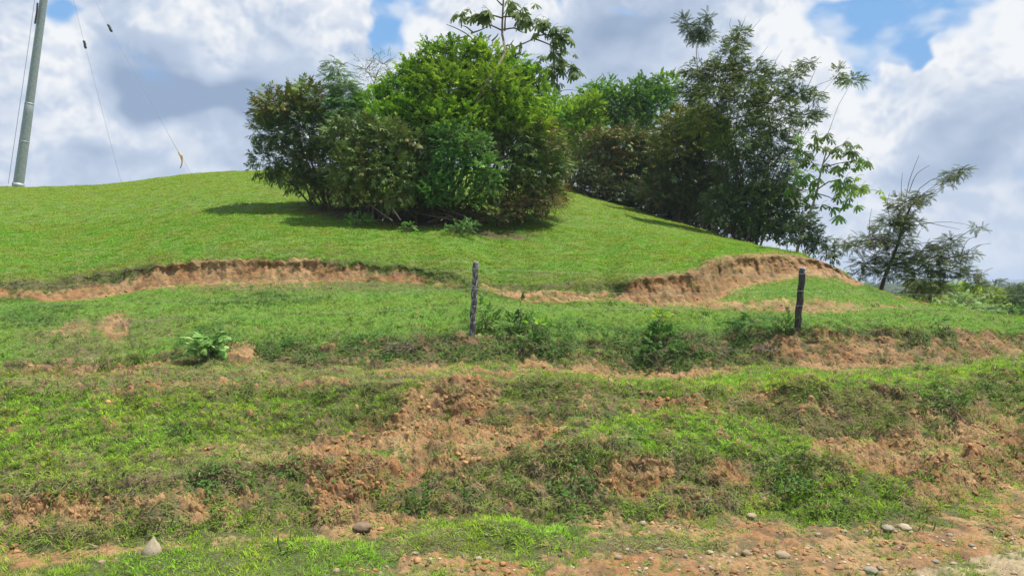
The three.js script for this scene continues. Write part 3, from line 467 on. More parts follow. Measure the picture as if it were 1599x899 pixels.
function spray(leaves, len, leafLen, hw, seed, o = {}) {    // a twig with leaves along it, pointing along +z
  const r = rng(seed), b = new MB(), twig = [];
  for (let k = 0; k <= 4; k++) twig.push(V(0.02 * Math.sin(k * 1.7), -(o.sag ?? 0.15) * len * (k / 4) ** 2, len * k / 4));
  b.tube(twig, 0.006, 0.002, 3);
  for (let k = 0; k < leaves; k++) {
    const f = mix(0.12, 1, (k + r() * 0.6) / leaves), side = k % 2 ? 1 : -1, a = side * mix(o.spread ?? 0.9, 0.25, f * f) + (r() - 0.5) * 0.5, up = (o.lift ?? 0.25) + (r() - 0.5) * (o.wild ?? 0.9);
    const d = V(Math.sin(a) * Math.cos(up), Math.sin(up), Math.cos(a) * Math.cos(up)), s = V(Math.cos(a), (r() - 0.5) * 0.7, -Math.sin(a)).normalize();
    b.leaf(V(0, -(o.sag ?? 0.15) * len * f * f, len * f), d, s, leafLen * mix(0.65, 1.15, r()), hw * mix(0.75, 1.2, r()), 0.3, (o.droop ?? 0.3) * mix(0.4, 1.4, r()), o.wide ?? 0.42);
  }
  return b.geometry();
}
function frond(pairs, len, leafLen, hw, seed, sag = 0.25) {  // a feather-like leaf along +z
  const r = rng(seed), b = new MB(), pts = [];
  for (let k = 0; k <= 5; k++) pts.push(V(0, -sag * len * (k / 5) ** 2, len * k / 5));
  b.tube(pts, 0.005, 0.002, 3);
  for (let k = 0; k < pairs; k++) for (const side of [-1, 1]) {
    const f = mix(0.12, 1, k / (pairs - 1)), a = side * mix(1.25, 0.7, f), d = V(Math.sin(a), -0.25 - 0.3 * r(), Math.cos(a)).normalize(), s = V(Math.cos(a), 0.15, -Math.sin(a)).normalize(), l = leafLen * (1 - 0.45 * Math.abs(f - 0.45)) * mix(0.85, 1.1, r());
    b.leaf(V(0, -sag * len * f * f, len * f), d, s, l, hw, 0.2, 0.35);
  }
  return b.geometry();
}
function handLeaf(lobes, rad, seed) {                       // a hand-shaped leaf hanging from its stalk, stalk end at the origin
  const r = rng(seed), b = new MB();
  b.tube([V(0, 0, 0), V(0, 0.04, 0.14), V(0, 0, 0.3)], 0.008, 0.005, 4);
  for (let k = 0; k < lobes; k++) {
    const a = k / lobes * 5.6 - 2.8 + (r() - 0.5) * 0.15, l = rad * (0.72 + 0.28 * Math.cos(a * 0.5)) * mix(0.9, 1.1, r()), d = V(Math.sin(a), -0.28 - 0.15 * r(), Math.cos(a)).normalize(), s = V(Math.cos(a), 0, -Math.sin(a));
    b.leaf(V(0, 0, 0.3), d, s, l, rad * 0.17, 0.35, 0.45, 0.62);
  }
  return b.geometry();
}
const GEO = {
  ovate: [spray(15, 0.26, 0.075, 0.027, 31, { spread: 1.25, wild: 1.5 }), spray(17, 0.3, 0.07, 0.025, 32, { spread: 1.3, wild: 1.6 }), spray(14, 0.24, 0.08, 0.03, 33, { spread: 1.2, wild: 1.5 })],
  small: [spray(20, 0.28, 0.055, 0.019, 34, { wild: 1.7, spread: 1.3 }), spray(22, 0.3, 0.05, 0.017, 35, { wild: 1.8, spread: 1.35 })],
  lance: [spray(13, 0.3, 0.14, 0.017, 36, { droop: 0.55, sag: 0.25, lift: 0.05 }), spray(15, 0.34, 0.15, 0.018, 37, { droop: 0.6, sag: 0.3, lift: 0 }), spray(11, 0.26, 0.13, 0.019, 38, { droop: 0.5, lift: 0.3 })],
  frond: [frond(9, 0.42, 0.12, 0.014, 39, 0.3), frond(8, 0.36, 0.11, 0.015, 40, 0.42), frond(10, 0.46, 0.12, 0.013, 41, 0.2)],
  broad: [spray(8, 0.34, 0.2, 0.06, 42, { droop: 0.5, spread: 1.2 }), spray(7, 0.3, 0.18, 0.06, 43, { droop: 0.6, spread: 1.3 })],
  far: [spray(14, 0.9, 0.32, 0.09, 44, { wild: 1.2 }), spray(12, 0.8, 0.34, 0.1, 45, { wild: 1.2 })],
  twig: [spray(4, 0.34, 0.06, 0.015, 46, { wild: 1.2 }), spray(5, 0.38, 0.05, 0.012, 47, { wild: 1.3 })],
};
const LEAFTONE = 2.15;
const bend = (a, b, k = 0.12, n = 5) => {                   // a wandering limb from a to b
  const pts = [], L = a.distanceTo(b), ox = rr(-k, k) * L, oy = rr(-k * 0.3, k) * L, oz = rr(-k, k) * L;
  for (let i = 0; i <= n; i++) { const f = i / n, w = Math.sin(Math.PI * f); pts.push(V(mix(a.x, b.x, f) + ox * w + rr(-1, 1) * L * 0.012, mix(a.y, b.y, f) + oy * w, mix(a.z, b.z, f) + oz * w + rr(-1, 1) * L * 0.012)); }
  return pts;
};
// blobs: [u, y, half width, half height (photograph pixels), metres nearer (+) or farther (-), share of sprays]
function makeTree(o) {
  const base = o.base, Z = -base.z, t = thing(o.name, base, o.label, o.category ?? 'shrub', o.group), wood = new MB(), limbs = new MB();
  const L = (p) => p.clone().sub(base), blobs = o.blobs.map(([u, y, ru, ry, near = 0, k = 1]) => { const q = Z - near; return { c: L(P(u, y, q)), rx: ru / FOC * q, ry: ry / FOC * q, rz: Math.min(ru, (o.deep ?? 90)) / FOC * q * 0.9, k }; });
  const tr = o.trunk ?? 0.06, stems = o.stems ?? 3, feet = [];
  const big = blobs.reduce((a, b) => (b.rx * b.ry > a.rx * a.ry ? b : a));
  for (let s = 0; s < stems; s++) { const a = R() * 6.28, q = stems > 1 ? (o.spread ?? 0.35) * Math.sqrt(R()) : 0; feet.push(V(Math.cos(a) * q, -0.15, Math.sin(a) * q)); }
  let mids;
  if (o.axis) { const ax = o.axis.map(([u, y, near = 0]) => L(P(u, y, Z - near))); ax.unshift(V(0, -0.15, 0)); const cv = new THREE.CatmullRomCurve3(ax).getPoints(14); wood.tube(cv, tr, tr * 0.35, 7, 0.06); mids = cv.slice(5); }
  blobs.forEach((b, i) => {
    let from;
    if (mids) { from = mids.reduce((p, q) => { const c = (m) => m.distanceTo(b.c) + (m.y > b.c.y ? 1.5 * (m.y - b.c.y) : 0); return c(q) < c(p) ? q : p; }); { const thick = clamp(0.3 + 0.7 * b.rx * b.ry / (big.rx * big.ry)); limbs.tube(bend(from, b.c, 0.12, 5), tr * 0.42 * thick, tr * 0.12 * thick, 5); } } else { from = feet[i % feet.length]; { const thick = clamp(0.3 + 0.7 * b.rx * b.ry / (big.rx * big.ry)); wood.tube(bend(from, b.c, 0.1, 6), tr * mix(0.7, 1, R()) * thick, tr * 0.2 * thick, 6, 0.05); }; }
    const n = o.branches ?? 7;
    for (let k = 0; k < n; k++) { const d = dirOf(R() * 6.28, rr(-0.35, 1.2)), q = rr(0.75, 1.02); limbs.tube(bend(b.c, V(b.c.x + d.x * b.rx * q, b.c.y + d.y * b.ry * q, b.c.z + d.z * b.rz * q), 0.15, 3), tr * 0.2, 0.006, 3); }
  });
  if (!mids) for (let s = 0; s < (o.extraStems ?? 4); s++) { const f = feet[s % feet.length].clone().add(V(rr(-0.3, 0.3), 0, rr(-0.3, 0.3))), b = blobs[Math.floor(R() * blobs.length)]; wood.tube(bend(f, V(b.c.x + rr(-0.5, 0.5) * b.rx, b.c.y, b.c.z + rr(-0.5, 0.5) * b.rz), 0.1, 5), tr * 0.4, 0.008, 4); }
  for (const line of o.twigs ?? []) { const p = line.map(([u, y, near = 0]) => L(P(u, y, Z - near))); limbs.tube(new THREE.CatmullRomCurve3(p).getPoints(6), 0.011, 0.004, 4); }
  if (wood.i.length) addMesh('trunk', wood.geometry(true), o.bark ?? barkMat, t);
  if (limbs.i.length) addMesh('branch', limbs.geometry(true), o.twig ?? twigMat, t).userData.kind = 'stuff';
  const crown = new Scatter('crown', o.leaf, o.mat ?? MAT.leaf), D = V(0, 0, 0), seed = R() * 90;
  for (const b of blobs) {
    const own = rr(0.85, 1.2) * (o.bright ?? 1), warm = rr(0.9, 1.14) * (o.warm ?? 1); // every bough has leaves of its own age
    const vol = b.rx * b.ry * b.rz, n = Math.round((o.density ?? 300) * (o.name.includes('weed') || o.name.includes('fern') ? 1.2 : o.thick ?? 2.2) * b.k * Math.pow(vol, 0.72));
    for (let k = 0, tries = 0; k < n && tries < n * 4; tries++) {
      const d = dirOf(R() * 6.28, Math.asin(rr(-1, 1))), q = Math.pow(R(), o.fill ?? 0.42) * rr(0.92, 1.12);
      const x = b.c.x + d.x * b.rx * q, y = b.c.y + d.y * b.ry * q, z = b.c.z + d.z * b.rz * q, g = o.grain ?? 1.7, nz = fbm3(x * g + seed, y * g * (o.layer ?? 1), z * g, 2);
      if (nz < (o.gap ?? -0.12) - 0.25 * R()) continue;
      if (y < (o.low ?? 0.12)) continue;
      k++;
      D.set(d.x * b.rx, d.y * b.ry * (o.flat ?? 1), d.z * b.rz).normalize().multiplyScalar(o.out ?? 0.8).add(V(rr(-1, 1), rr(-0.7, 0.9) + (o.rise ?? 0.15), rr(-1, 1)).multiplyScalar(o.loose ?? 0.85));
      if (o.flat) D.y *= o.flat;
      D.y -= o.hang ?? 0; D.normalize();
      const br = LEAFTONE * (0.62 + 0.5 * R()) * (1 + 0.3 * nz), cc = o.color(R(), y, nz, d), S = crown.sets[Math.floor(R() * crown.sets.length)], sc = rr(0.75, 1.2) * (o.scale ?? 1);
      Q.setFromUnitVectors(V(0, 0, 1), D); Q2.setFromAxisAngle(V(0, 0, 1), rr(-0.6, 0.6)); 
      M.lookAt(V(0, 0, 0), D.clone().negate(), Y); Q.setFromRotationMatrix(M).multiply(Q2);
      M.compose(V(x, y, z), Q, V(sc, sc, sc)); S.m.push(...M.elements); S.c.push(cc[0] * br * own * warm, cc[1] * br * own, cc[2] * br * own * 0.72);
    }
  }
  crown.build(t);
  return t;
}
const G1 = 'bushes of the thicket on the knoll', G2 = 'trees and bushes along the right flank of the knoll';
const pick = (...cs) => (t) => cs[Math.floor(t * cs.length) % cs.length];
const bush = [
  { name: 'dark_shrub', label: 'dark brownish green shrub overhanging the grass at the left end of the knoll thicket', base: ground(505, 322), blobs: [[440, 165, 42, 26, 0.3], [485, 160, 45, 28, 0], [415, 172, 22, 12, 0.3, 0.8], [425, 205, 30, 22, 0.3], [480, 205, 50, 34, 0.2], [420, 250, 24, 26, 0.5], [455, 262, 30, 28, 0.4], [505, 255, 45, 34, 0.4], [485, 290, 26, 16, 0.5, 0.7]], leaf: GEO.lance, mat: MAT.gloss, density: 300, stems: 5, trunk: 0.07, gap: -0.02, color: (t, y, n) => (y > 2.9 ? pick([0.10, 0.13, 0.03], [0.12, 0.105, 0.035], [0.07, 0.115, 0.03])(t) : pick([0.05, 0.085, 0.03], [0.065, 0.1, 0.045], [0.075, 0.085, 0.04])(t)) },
  { name: 'feathery_sapling', label: 'dark feathery sapling rising like a fir above the left shrub', category: 'tree', base: ground(545, 325), axis: [[543, 250], [538, 170], [527, 108]], blobs: [[519, 96, 9, 8, 0.4], [526, 112, 16, 9, 0.5], [534, 130, 24, 10, 0.6], [545, 146, 22, 9, 0.6], [540, 160, 30, 10, 0.8], [548, 182, 32, 14, 0.9]], leaf: GEO.frond, mat: MAT.leaf, density: 420, branches: 4, trunk: 0.05, gap: -0.4, flat: 0.5, hang: 0.15, scale: 0.75, color: pick([0.04, 0.085, 0.03], [0.05, 0.105, 0.04]) },
  { name: 'sparse_sapling', label: 'thin see-through sapling with bluish leaves between the sapling top and the tall bush', category: 'tree', base: ground(600, 330).add(V(0, 0, -1.2)), axis: [[598, 250], [590, 170], [584, 130]], blobs: [[572, 108, 20, 16], [598, 100, 22, 18], [585, 122, 34, 14], [610, 118, 12, 12]], leaf: GEO.twig, mat: MAT.leaf, density: 90, branches: 10, trunk: 0.04, gap: -0.5, color: pick([0.06, 0.12, 0.06], [0.07, 0.13, 0.05]) },
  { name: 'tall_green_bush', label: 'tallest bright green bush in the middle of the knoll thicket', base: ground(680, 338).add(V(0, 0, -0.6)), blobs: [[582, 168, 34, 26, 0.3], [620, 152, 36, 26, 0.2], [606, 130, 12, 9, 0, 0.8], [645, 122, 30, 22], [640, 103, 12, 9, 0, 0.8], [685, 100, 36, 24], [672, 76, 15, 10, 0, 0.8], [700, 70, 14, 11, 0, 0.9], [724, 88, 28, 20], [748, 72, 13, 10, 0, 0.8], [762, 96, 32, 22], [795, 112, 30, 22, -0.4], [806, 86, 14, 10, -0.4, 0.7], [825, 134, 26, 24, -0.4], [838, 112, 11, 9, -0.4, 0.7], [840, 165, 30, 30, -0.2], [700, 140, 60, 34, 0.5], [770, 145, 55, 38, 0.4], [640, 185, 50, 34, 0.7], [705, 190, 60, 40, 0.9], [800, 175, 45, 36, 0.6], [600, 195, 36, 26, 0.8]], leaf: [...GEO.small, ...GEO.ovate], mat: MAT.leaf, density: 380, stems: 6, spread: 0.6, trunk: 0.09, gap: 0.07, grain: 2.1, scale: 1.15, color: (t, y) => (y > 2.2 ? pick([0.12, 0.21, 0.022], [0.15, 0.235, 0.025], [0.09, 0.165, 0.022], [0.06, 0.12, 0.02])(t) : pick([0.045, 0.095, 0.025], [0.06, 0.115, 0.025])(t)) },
  { name: 'grey_leaved_shrub', label: 'grey green narrow-leaved shrub at the front left of the thicket', base: ground(585, 340), blobs: [[555, 215, 45, 32, 0.6], [600, 225, 48, 32, 0.6], [640, 240, 36, 30, 0.5], [560, 262, 46, 32, 0.8], [610, 272, 46, 34, 0.8], [545, 295, 36, 18, 0.6, 0.7], [610, 303, 40, 16, 0.7, 0.6]], leaf: GEO.lance, mat: MAT.gloss, density: 330, stems: 8, spread: 0.6, trunk: 0.045, gap: 0, color: pick([0.075, 0.115, 0.04], [0.06, 0.10, 0.035], [0.10, 0.135, 0.06], [0.085, 0.09, 0.04]) },
  { name: 'shaded_bush', label: 'deep green bush in the dark centre of the knoll thicket', base: ground(668, 338), blobs: [[660, 232, 38, 36, 0.3], [675, 275, 34, 36, 0.5], [650, 300, 30, 20, 0.4], [700, 215, 40, 26, 0.3]], leaf: GEO.ovate, mat: MAT.leaf, density: 300, stems: 6, trunk: 0.05, color: pick([0.045, 0.10, 0.03], [0.06, 0.12, 0.035]) },
  { name: 'bluish_green_shrub', label: 'bluish green leafy shrub hanging low at the front of the knoll thicket', base: ground(715, 345), blobs: [[700, 216, 26, 20, 0.9], [735, 226, 34, 20, 0.9], [708, 252, 30, 24, 1.0], [752, 262, 36, 20, 0.9], [678, 296, 30, 20, 1.0], [722, 304, 30, 16, 0.9, 0.7], [760, 285, 22, 16, 0.9, 0.7], [668, 265, 20, 20, 0.9, 0.7]], leaf: GEO.ovate, mat: MAT.soft, density: 330, stems: 5, trunk: 0.04, gap: 0.08, grain: 2.2, scale: 1.0, color: pick([0.06, 0.13, 0.035], [0.08, 0.155, 0.05], [0.045, 0.10, 0.03]) },
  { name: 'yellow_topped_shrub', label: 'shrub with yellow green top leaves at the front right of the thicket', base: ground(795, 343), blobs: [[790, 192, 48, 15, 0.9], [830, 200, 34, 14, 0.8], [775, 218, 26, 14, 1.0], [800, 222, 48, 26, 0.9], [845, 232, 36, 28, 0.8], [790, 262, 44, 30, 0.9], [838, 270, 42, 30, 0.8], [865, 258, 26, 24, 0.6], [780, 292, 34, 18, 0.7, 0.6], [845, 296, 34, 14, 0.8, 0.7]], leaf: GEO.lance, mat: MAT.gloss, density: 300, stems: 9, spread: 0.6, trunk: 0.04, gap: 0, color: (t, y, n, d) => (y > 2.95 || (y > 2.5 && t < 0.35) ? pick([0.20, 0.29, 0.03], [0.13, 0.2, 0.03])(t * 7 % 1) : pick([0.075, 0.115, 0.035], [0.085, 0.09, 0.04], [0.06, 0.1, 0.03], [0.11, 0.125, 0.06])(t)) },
  { name: 'withered_shrub', label: 'withered reddish brown shrub at the right edge of the knoll thicket', base: ground(848, 335), blobs: [[868, 222, 22, 26, 0.2], [858, 250, 24, 26, 0.4], [850, 312, 36, 20, 0.7], [820, 324, 36, 14, 0.8], [868, 300, 20, 22, 0.5], [835, 335, 30, 10, 0.9]], leaf: GEO.twig, mat: MAT.dry, density: 420, branches: 12, stems: 8, trunk: 0.03, gap: -0.2, color: pick([0.15, 0.075, 0.045], [0.12, 0.085, 0.05], [0.08, 0.09, 0.04]) },
  { name: 'right_edge_bush', label: 'fresh green bush reaching out of the thicket above its withered right edge', base: ground(850, 332).add(V(0, 0, -1.4)), blobs: [[855, 190, 26, 26], [862, 165, 16, 24], [838, 205, 26, 20, 0.2]], leaf: GEO.ovate, mat: MAT.leaf, density: 300, stems: 3, trunk: 0.04, color: pick([0.08, 0.17, 0.03], [0.06, 0.13, 0.03]) },
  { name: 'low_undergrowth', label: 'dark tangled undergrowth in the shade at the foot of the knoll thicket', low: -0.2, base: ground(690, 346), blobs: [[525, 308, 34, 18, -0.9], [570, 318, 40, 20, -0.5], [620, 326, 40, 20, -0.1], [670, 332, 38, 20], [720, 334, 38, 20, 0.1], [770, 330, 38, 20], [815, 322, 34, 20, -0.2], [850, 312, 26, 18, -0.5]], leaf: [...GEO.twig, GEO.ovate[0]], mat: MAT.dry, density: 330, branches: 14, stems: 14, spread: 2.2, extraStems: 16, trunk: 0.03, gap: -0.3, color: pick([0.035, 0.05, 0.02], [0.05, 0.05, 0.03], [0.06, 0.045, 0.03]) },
];
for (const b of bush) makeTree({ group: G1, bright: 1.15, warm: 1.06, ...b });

const flank = (u, back) => groundZ(u, edge.crestZ(u) + back);
const right = [
  { name: 'yellow_green_bush', label: 'bright yellow green bush in the gap between the two thickets', base: flank(893, 0.8), blobs: [[890, 184, 26, 30], [878, 200, 20, 26], [922, 168, 22, 22], [908, 212, 28, 28], [885, 232, 22, 24], [914, 176, 18, 16], [905, 245, 26, 18], [930, 200, 18, 20]], leaf: GEO.ovate, density: 380, scale: 1.2, trunk: 0.06, color: pick([0.13, 0.23, 0.025], [0.1, 0.19, 0.025], [0.16, 0.25, 0.03]) },
  { name: 'airy_green_tree', label: 'airy light green tree behind the left part of the flank thicket', category: 'tree', base: flank(985, 5), blobs: [[935, 150, 26, 22], [970, 165, 34, 30], [1000, 150, 30, 24], [1025, 165, 32, 30], [1040, 135, 24, 20], [985, 195, 40, 26], [930, 178, 22, 24], [952, 130, 10, 9, 0, 0.6], [1010, 128, 12, 9, 0, 0.6]], leaf: GEO.ovate, mat: MAT.soft, density: 190, scale: 1.35, stems: 5, spread: 1, trunk: 0.09, gap: 0, color: pick([0.08, 0.16, 0.035], [0.1, 0.185, 0.04], [0.06, 0.125, 0.03]), twigs: [[[950, 160], [940, 138], [926, 122]], [[1000, 150], [1010, 132], [1012, 118]], [[1035, 140], [1040, 122], [1052, 112]]] },
  { name: 'brown_leaved_bush', label: 'brown tinged bush with narrow leaves on the slope right of the gap', base: flank(975, 0.6), blobs: [[935, 232, 32, 26], [975, 228, 40, 26], [1015, 236, 36, 28], [945, 265, 38, 24], [990, 270, 44, 28], [1030, 270, 36, 28]], leaf: GEO.lance, mat: MAT.gloss, density: 230, scale: 1.3, stems: 6, spread: 0.8, trunk: 0.06, gap: 0, color: pick([0.115, 0.09, 0.04], [0.085, 0.105, 0.035], [0.065, 0.1, 0.03], [0.07, 0.115, 0.035]) },
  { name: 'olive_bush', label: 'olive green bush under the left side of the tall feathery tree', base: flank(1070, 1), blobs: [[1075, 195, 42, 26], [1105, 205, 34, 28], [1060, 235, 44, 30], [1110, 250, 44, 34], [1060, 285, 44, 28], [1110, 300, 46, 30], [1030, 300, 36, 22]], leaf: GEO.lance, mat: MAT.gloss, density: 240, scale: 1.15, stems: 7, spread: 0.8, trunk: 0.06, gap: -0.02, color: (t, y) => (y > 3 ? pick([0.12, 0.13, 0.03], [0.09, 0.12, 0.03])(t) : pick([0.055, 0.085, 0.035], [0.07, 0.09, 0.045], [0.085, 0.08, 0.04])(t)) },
  { name: 'tall_feathery_tree', label: 'tallest tree of the flank, dark layered feathery foliage spreading to the right', category: 'tree', base: flank(1165, 2.2), stems: 5, spread: 0.8, extraStems: 0,
    blobs: [[1150, 66, 20, 18], [1158, 48, 11, 12], [1140, 92, 30, 18], [1092, 110, 26, 16], [1125, 120, 38, 20], [1172, 112, 36, 18], [1078, 140, 26, 18], [1115, 150, 42, 22, 0.6], [1165, 145, 40, 22, 0.6], [1208, 132, 30, 16], [1240, 112, 22, 8], [1262, 98, 16, 6], [1205, 162, 38, 20, 0.4], [1246, 146, 28, 12], [1274, 150, 16, 8], [1095, 185, 40, 22, 0.7], [1150, 186, 46, 24, 0.6], [1205, 192, 38, 20, 0.4], [1255, 184, 28, 11], [1282, 174, 13, 7], [1150, 222, 50, 24, 0.6], [1210, 222, 38, 20], [1160, 256, 48, 24, 0.4], [1215, 258, 36, 22], [1175, 290, 44, 24, 0.3], [1222, 290, 30, 20], [1330, 124, 20, 6, 0, 1.5], [1309, 112, 8, 8, 0, 1.4]],
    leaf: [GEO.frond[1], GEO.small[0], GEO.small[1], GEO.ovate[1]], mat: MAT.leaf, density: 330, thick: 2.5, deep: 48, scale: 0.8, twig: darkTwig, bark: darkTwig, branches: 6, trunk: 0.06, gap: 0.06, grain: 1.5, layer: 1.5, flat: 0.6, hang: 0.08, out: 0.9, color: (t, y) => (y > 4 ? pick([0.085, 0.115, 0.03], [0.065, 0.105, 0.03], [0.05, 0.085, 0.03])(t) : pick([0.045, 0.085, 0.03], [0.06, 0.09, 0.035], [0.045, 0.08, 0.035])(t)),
    twigs: [[[1150, 50], [1160, 38], [1165, 24]], [[1155, 62], [1175, 45], [1188, 30]], [[1148, 52], [1140, 40], [1142, 28]], [[1230, 150], [1260, 140], [1300, 124], [1322, 122]], [[1235, 130], [1262, 108], [1282, 88]], [[1200, 120], [1212, 95], [1222, 78]], [[1180, 110], [1188, 88], [1200, 72]], [[1255, 150], [1270, 118], [1276, 104]], [[1100, 110], [1092, 90], [1088, 70]], [[1240, 190], [1258, 172], [1282, 158]], [[1245, 205], [1262, 196], [1250, 215]]] },
  { name: 'two_frond_sapling', label: 'slender sapling whose two fronds stand up above the flank trees like a V', category: 'tree', base: flank(1098, 2), axis: [[1094, 250], [1090, 120], [1087, 66]], blobs: [[1090, 58, 12, 8, 0, 1.2], [1078, 46, 10, 8, 0, 1.6], [1068, 34, 7, 9, 0, 1.6], [1098, 42, 9, 9, 0, 1.6], [1106, 27, 6, 9, 0, 1.6], [1103, 56, 14, 5, 0, 1.2]], leaf: GEO.frond, density: 420, branches: 2, trunk: 0.035, gap: -0.6, hang: 0.2, scale: 0.75, color: pick([0.035, 0.065, 0.03], [0.05, 0.08, 0.035]), twigs: [[[1087, 64], [1078, 46], [1062, 26]], [[1088, 62], [1098, 42], [1109, 18]]] },
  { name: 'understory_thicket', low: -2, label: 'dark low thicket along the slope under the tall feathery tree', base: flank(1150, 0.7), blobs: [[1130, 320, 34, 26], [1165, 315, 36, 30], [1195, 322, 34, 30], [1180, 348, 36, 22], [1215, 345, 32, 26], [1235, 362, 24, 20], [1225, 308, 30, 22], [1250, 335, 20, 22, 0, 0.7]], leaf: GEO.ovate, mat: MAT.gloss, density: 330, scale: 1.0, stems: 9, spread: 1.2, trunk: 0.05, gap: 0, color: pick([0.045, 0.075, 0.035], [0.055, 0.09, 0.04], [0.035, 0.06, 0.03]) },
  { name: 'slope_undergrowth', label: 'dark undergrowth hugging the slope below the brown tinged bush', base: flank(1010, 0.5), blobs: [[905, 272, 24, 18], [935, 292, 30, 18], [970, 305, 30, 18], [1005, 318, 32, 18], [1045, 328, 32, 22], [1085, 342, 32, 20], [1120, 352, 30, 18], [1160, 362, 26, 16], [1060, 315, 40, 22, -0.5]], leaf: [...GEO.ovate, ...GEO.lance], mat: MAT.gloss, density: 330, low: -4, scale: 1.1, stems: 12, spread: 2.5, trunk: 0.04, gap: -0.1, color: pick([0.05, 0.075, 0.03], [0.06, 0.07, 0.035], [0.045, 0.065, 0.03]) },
  { name: 'drooping_bush', label: 'dark drooping bush at the foot of the right hand-leaved tree', base: flank(1262, 1.2), blobs: [[1255, 365, 20, 20], [1270, 378, 20, 10], [1290, 392, 22, 8], [1262, 352, 14, 14]], leaf: GEO.lance, mat: MAT.leaf, density: 300, scale: 0.9, stems: 4, trunk: 0.03, gap: -0.05, color: pick([0.035, 0.06, 0.035], [0.045, 0.075, 0.04]) },
  { name: 'leaning_layered_tree', label: 'lone small tree with flat layered dark foliage and bare twigs leaning right', category: 'tree', base: groundZ(1372, 20.5), axis: [[1384, 428], [1398, 395], [1412, 350], [1424, 320]],
    blobs: [[1415, 316, 24, 16], [1440, 306, 18, 10], [1402, 338, 24, 12], [1390, 352, 30, 13], [1420, 350, 22, 12], [1362, 374, 26, 11], [1395, 378, 34, 14], [1335, 384, 18, 11], [1318, 378, 10, 7], [1440, 392, 28, 10], [1470, 388, 22, 9], [1484, 374, 16, 9], [1400, 404, 36, 14], [1352, 412, 22, 12], [1335, 428, 14, 8], [1450, 410, 34, 11], [1490, 402, 24, 9], [1512, 398, 16, 7], [1390, 425, 32, 12], [1440, 428, 30, 12], [1480, 422, 30, 11], [1515, 428, 22, 9], [1466, 446, 16, 9], [1525, 442, 14, 6], [1492, 272, 16, 9, 0, 1.2], [1504, 264, 9, 6, 0, 1.2], [1478, 284, 12, 7], [1526, 355, 10, 5, 0, 1.1], [1552, 440, 14, 5]],
    leaf: GEO.frond, twig: darkTwig, bark: darkTwig, density: 560, thick: 2.7, deep: 34, scale: 0.46, branches: 5, trunk: 0.06, gap: 0.03, grain: 2.8, layer: 1.4, flat: 0.8, hang: 0.1, out: 0.9, color: pick([0.045, 0.07, 0.03], [0.06, 0.085, 0.03], [0.075, 0.095, 0.03], [0.04, 0.06, 0.03]),
    twigs: [[[1424, 322], [1440, 290], [1462, 278], [1490, 268], [1516, 262], [1526, 258]], [[1412, 330], [1420, 285], [1428, 262], [1436, 242]], [[1420, 300], [1432, 272], [1452, 258]], [[1410, 320], [1408, 290], [1410, 270]], [[1360, 372], [1358, 350], [1362, 325]], [[1392, 345], [1386, 320], [1390, 300]], [[1480, 385], [1500, 370], [1525, 356], [1545, 360]], [[1510, 396], [1525, 384], [1548, 380]], [[1440, 345], [1470, 352], [1500, 358]], [[1430, 330], [1450, 312], [1466, 300]], [[1500, 400], [1512, 375], [1528, 368]]] },
  { name: 'leaning_layered_tree', label: 'small dark tree with a short trunk just right of and below the lone layered tree', category: 'tree', base: groundZ(1453, 22), axis: [[1455, 455], [1460, 445]], blobs: [[1450, 444, 30, 7], [1430, 452, 18, 6], [1470, 452, 16, 6], [1440, 437, 24, 6]], leaf: GEO.frond, density: 500, scale: 0.6, branches: 4, trunk: 0.07, gap: -0.2, flat: 0.3, hang: 0.2, color: pick([0.04, 0.065, 0.03], [0.055, 0.08, 0.035]) },
];
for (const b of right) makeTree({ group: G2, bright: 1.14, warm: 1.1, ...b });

// hand-leaved trees: every limb and every large leaf of its own
const handGeo = [handLeaf(9, 0.34, 51), handLeaf(8, 0.3, 52), handLeaf(9, 0.38, 53), handLeaf(7, 0.28, 54)];
const handMats = [[0.13, 0.19, 0.05], [0.17, 0.23, 0.06], [0.11, 0.165, 0.05], [0.27, 0.4, 0.06], [0.15, 0.28, 0.055]].map((c) => leafMat({ color: new THREE.Color(...c), roughness: 0.6, transmission: 0.45, side: THREE.DoubleSide }));
function handTree(o) {
  const base = o.base, Z = -base.z, t = thing(o.name, base, o.label, 'tree', o.group), L = (u, y, near = 0) => P(u, y, Z - near).sub(base), b = new MB();
  const tp = o.trunk.map((q) => L(...q)); tp.unshift(V(0, -0.2, 0));
  b.tube(new THREE.CatmullRomCurve3(tp).getPoints(20), o.r, o.r * (o.taper ?? 0.3), 8, 0.04);
  
  addMesh('trunk', b.geometry(true), o.bark ?? paleBark, t);
  for (const l of o.limbs) { const tw = new MB(); tw.tube(new THREE.CatmullRomCurve3(l.map((q) => L(...q))).getPoints(10), o.r * 0.42, o.r * 0.14, 6); addMesh('branch', tw.geometry(true), o.limbBark ?? barkMat, t); }
  for (const [u, y, n, su, sy, near = 0, tone] of o.leaves) for (let k = 0; k < n; k++) {
    const m = addMesh('leaf', handGeo[Math.floor(R() * 4)], handMats[tone ?? Math.floor(R() * 3)], t), p = L(u + rr(-su, su) * 1.25, y + rr(-sy, sy) * 1.25, near + rr(-0.25, 0.25)), a = R() * 6.28;
    m.position.copy(p); m.rotation.set(rr(0.1, 0.7), a, rr(-0.25, 0.25), 'YXZ'); m.scale.setScalar(rr(0.6, 0.92) * (o.scale ?? 1));
  }
  return t;
}
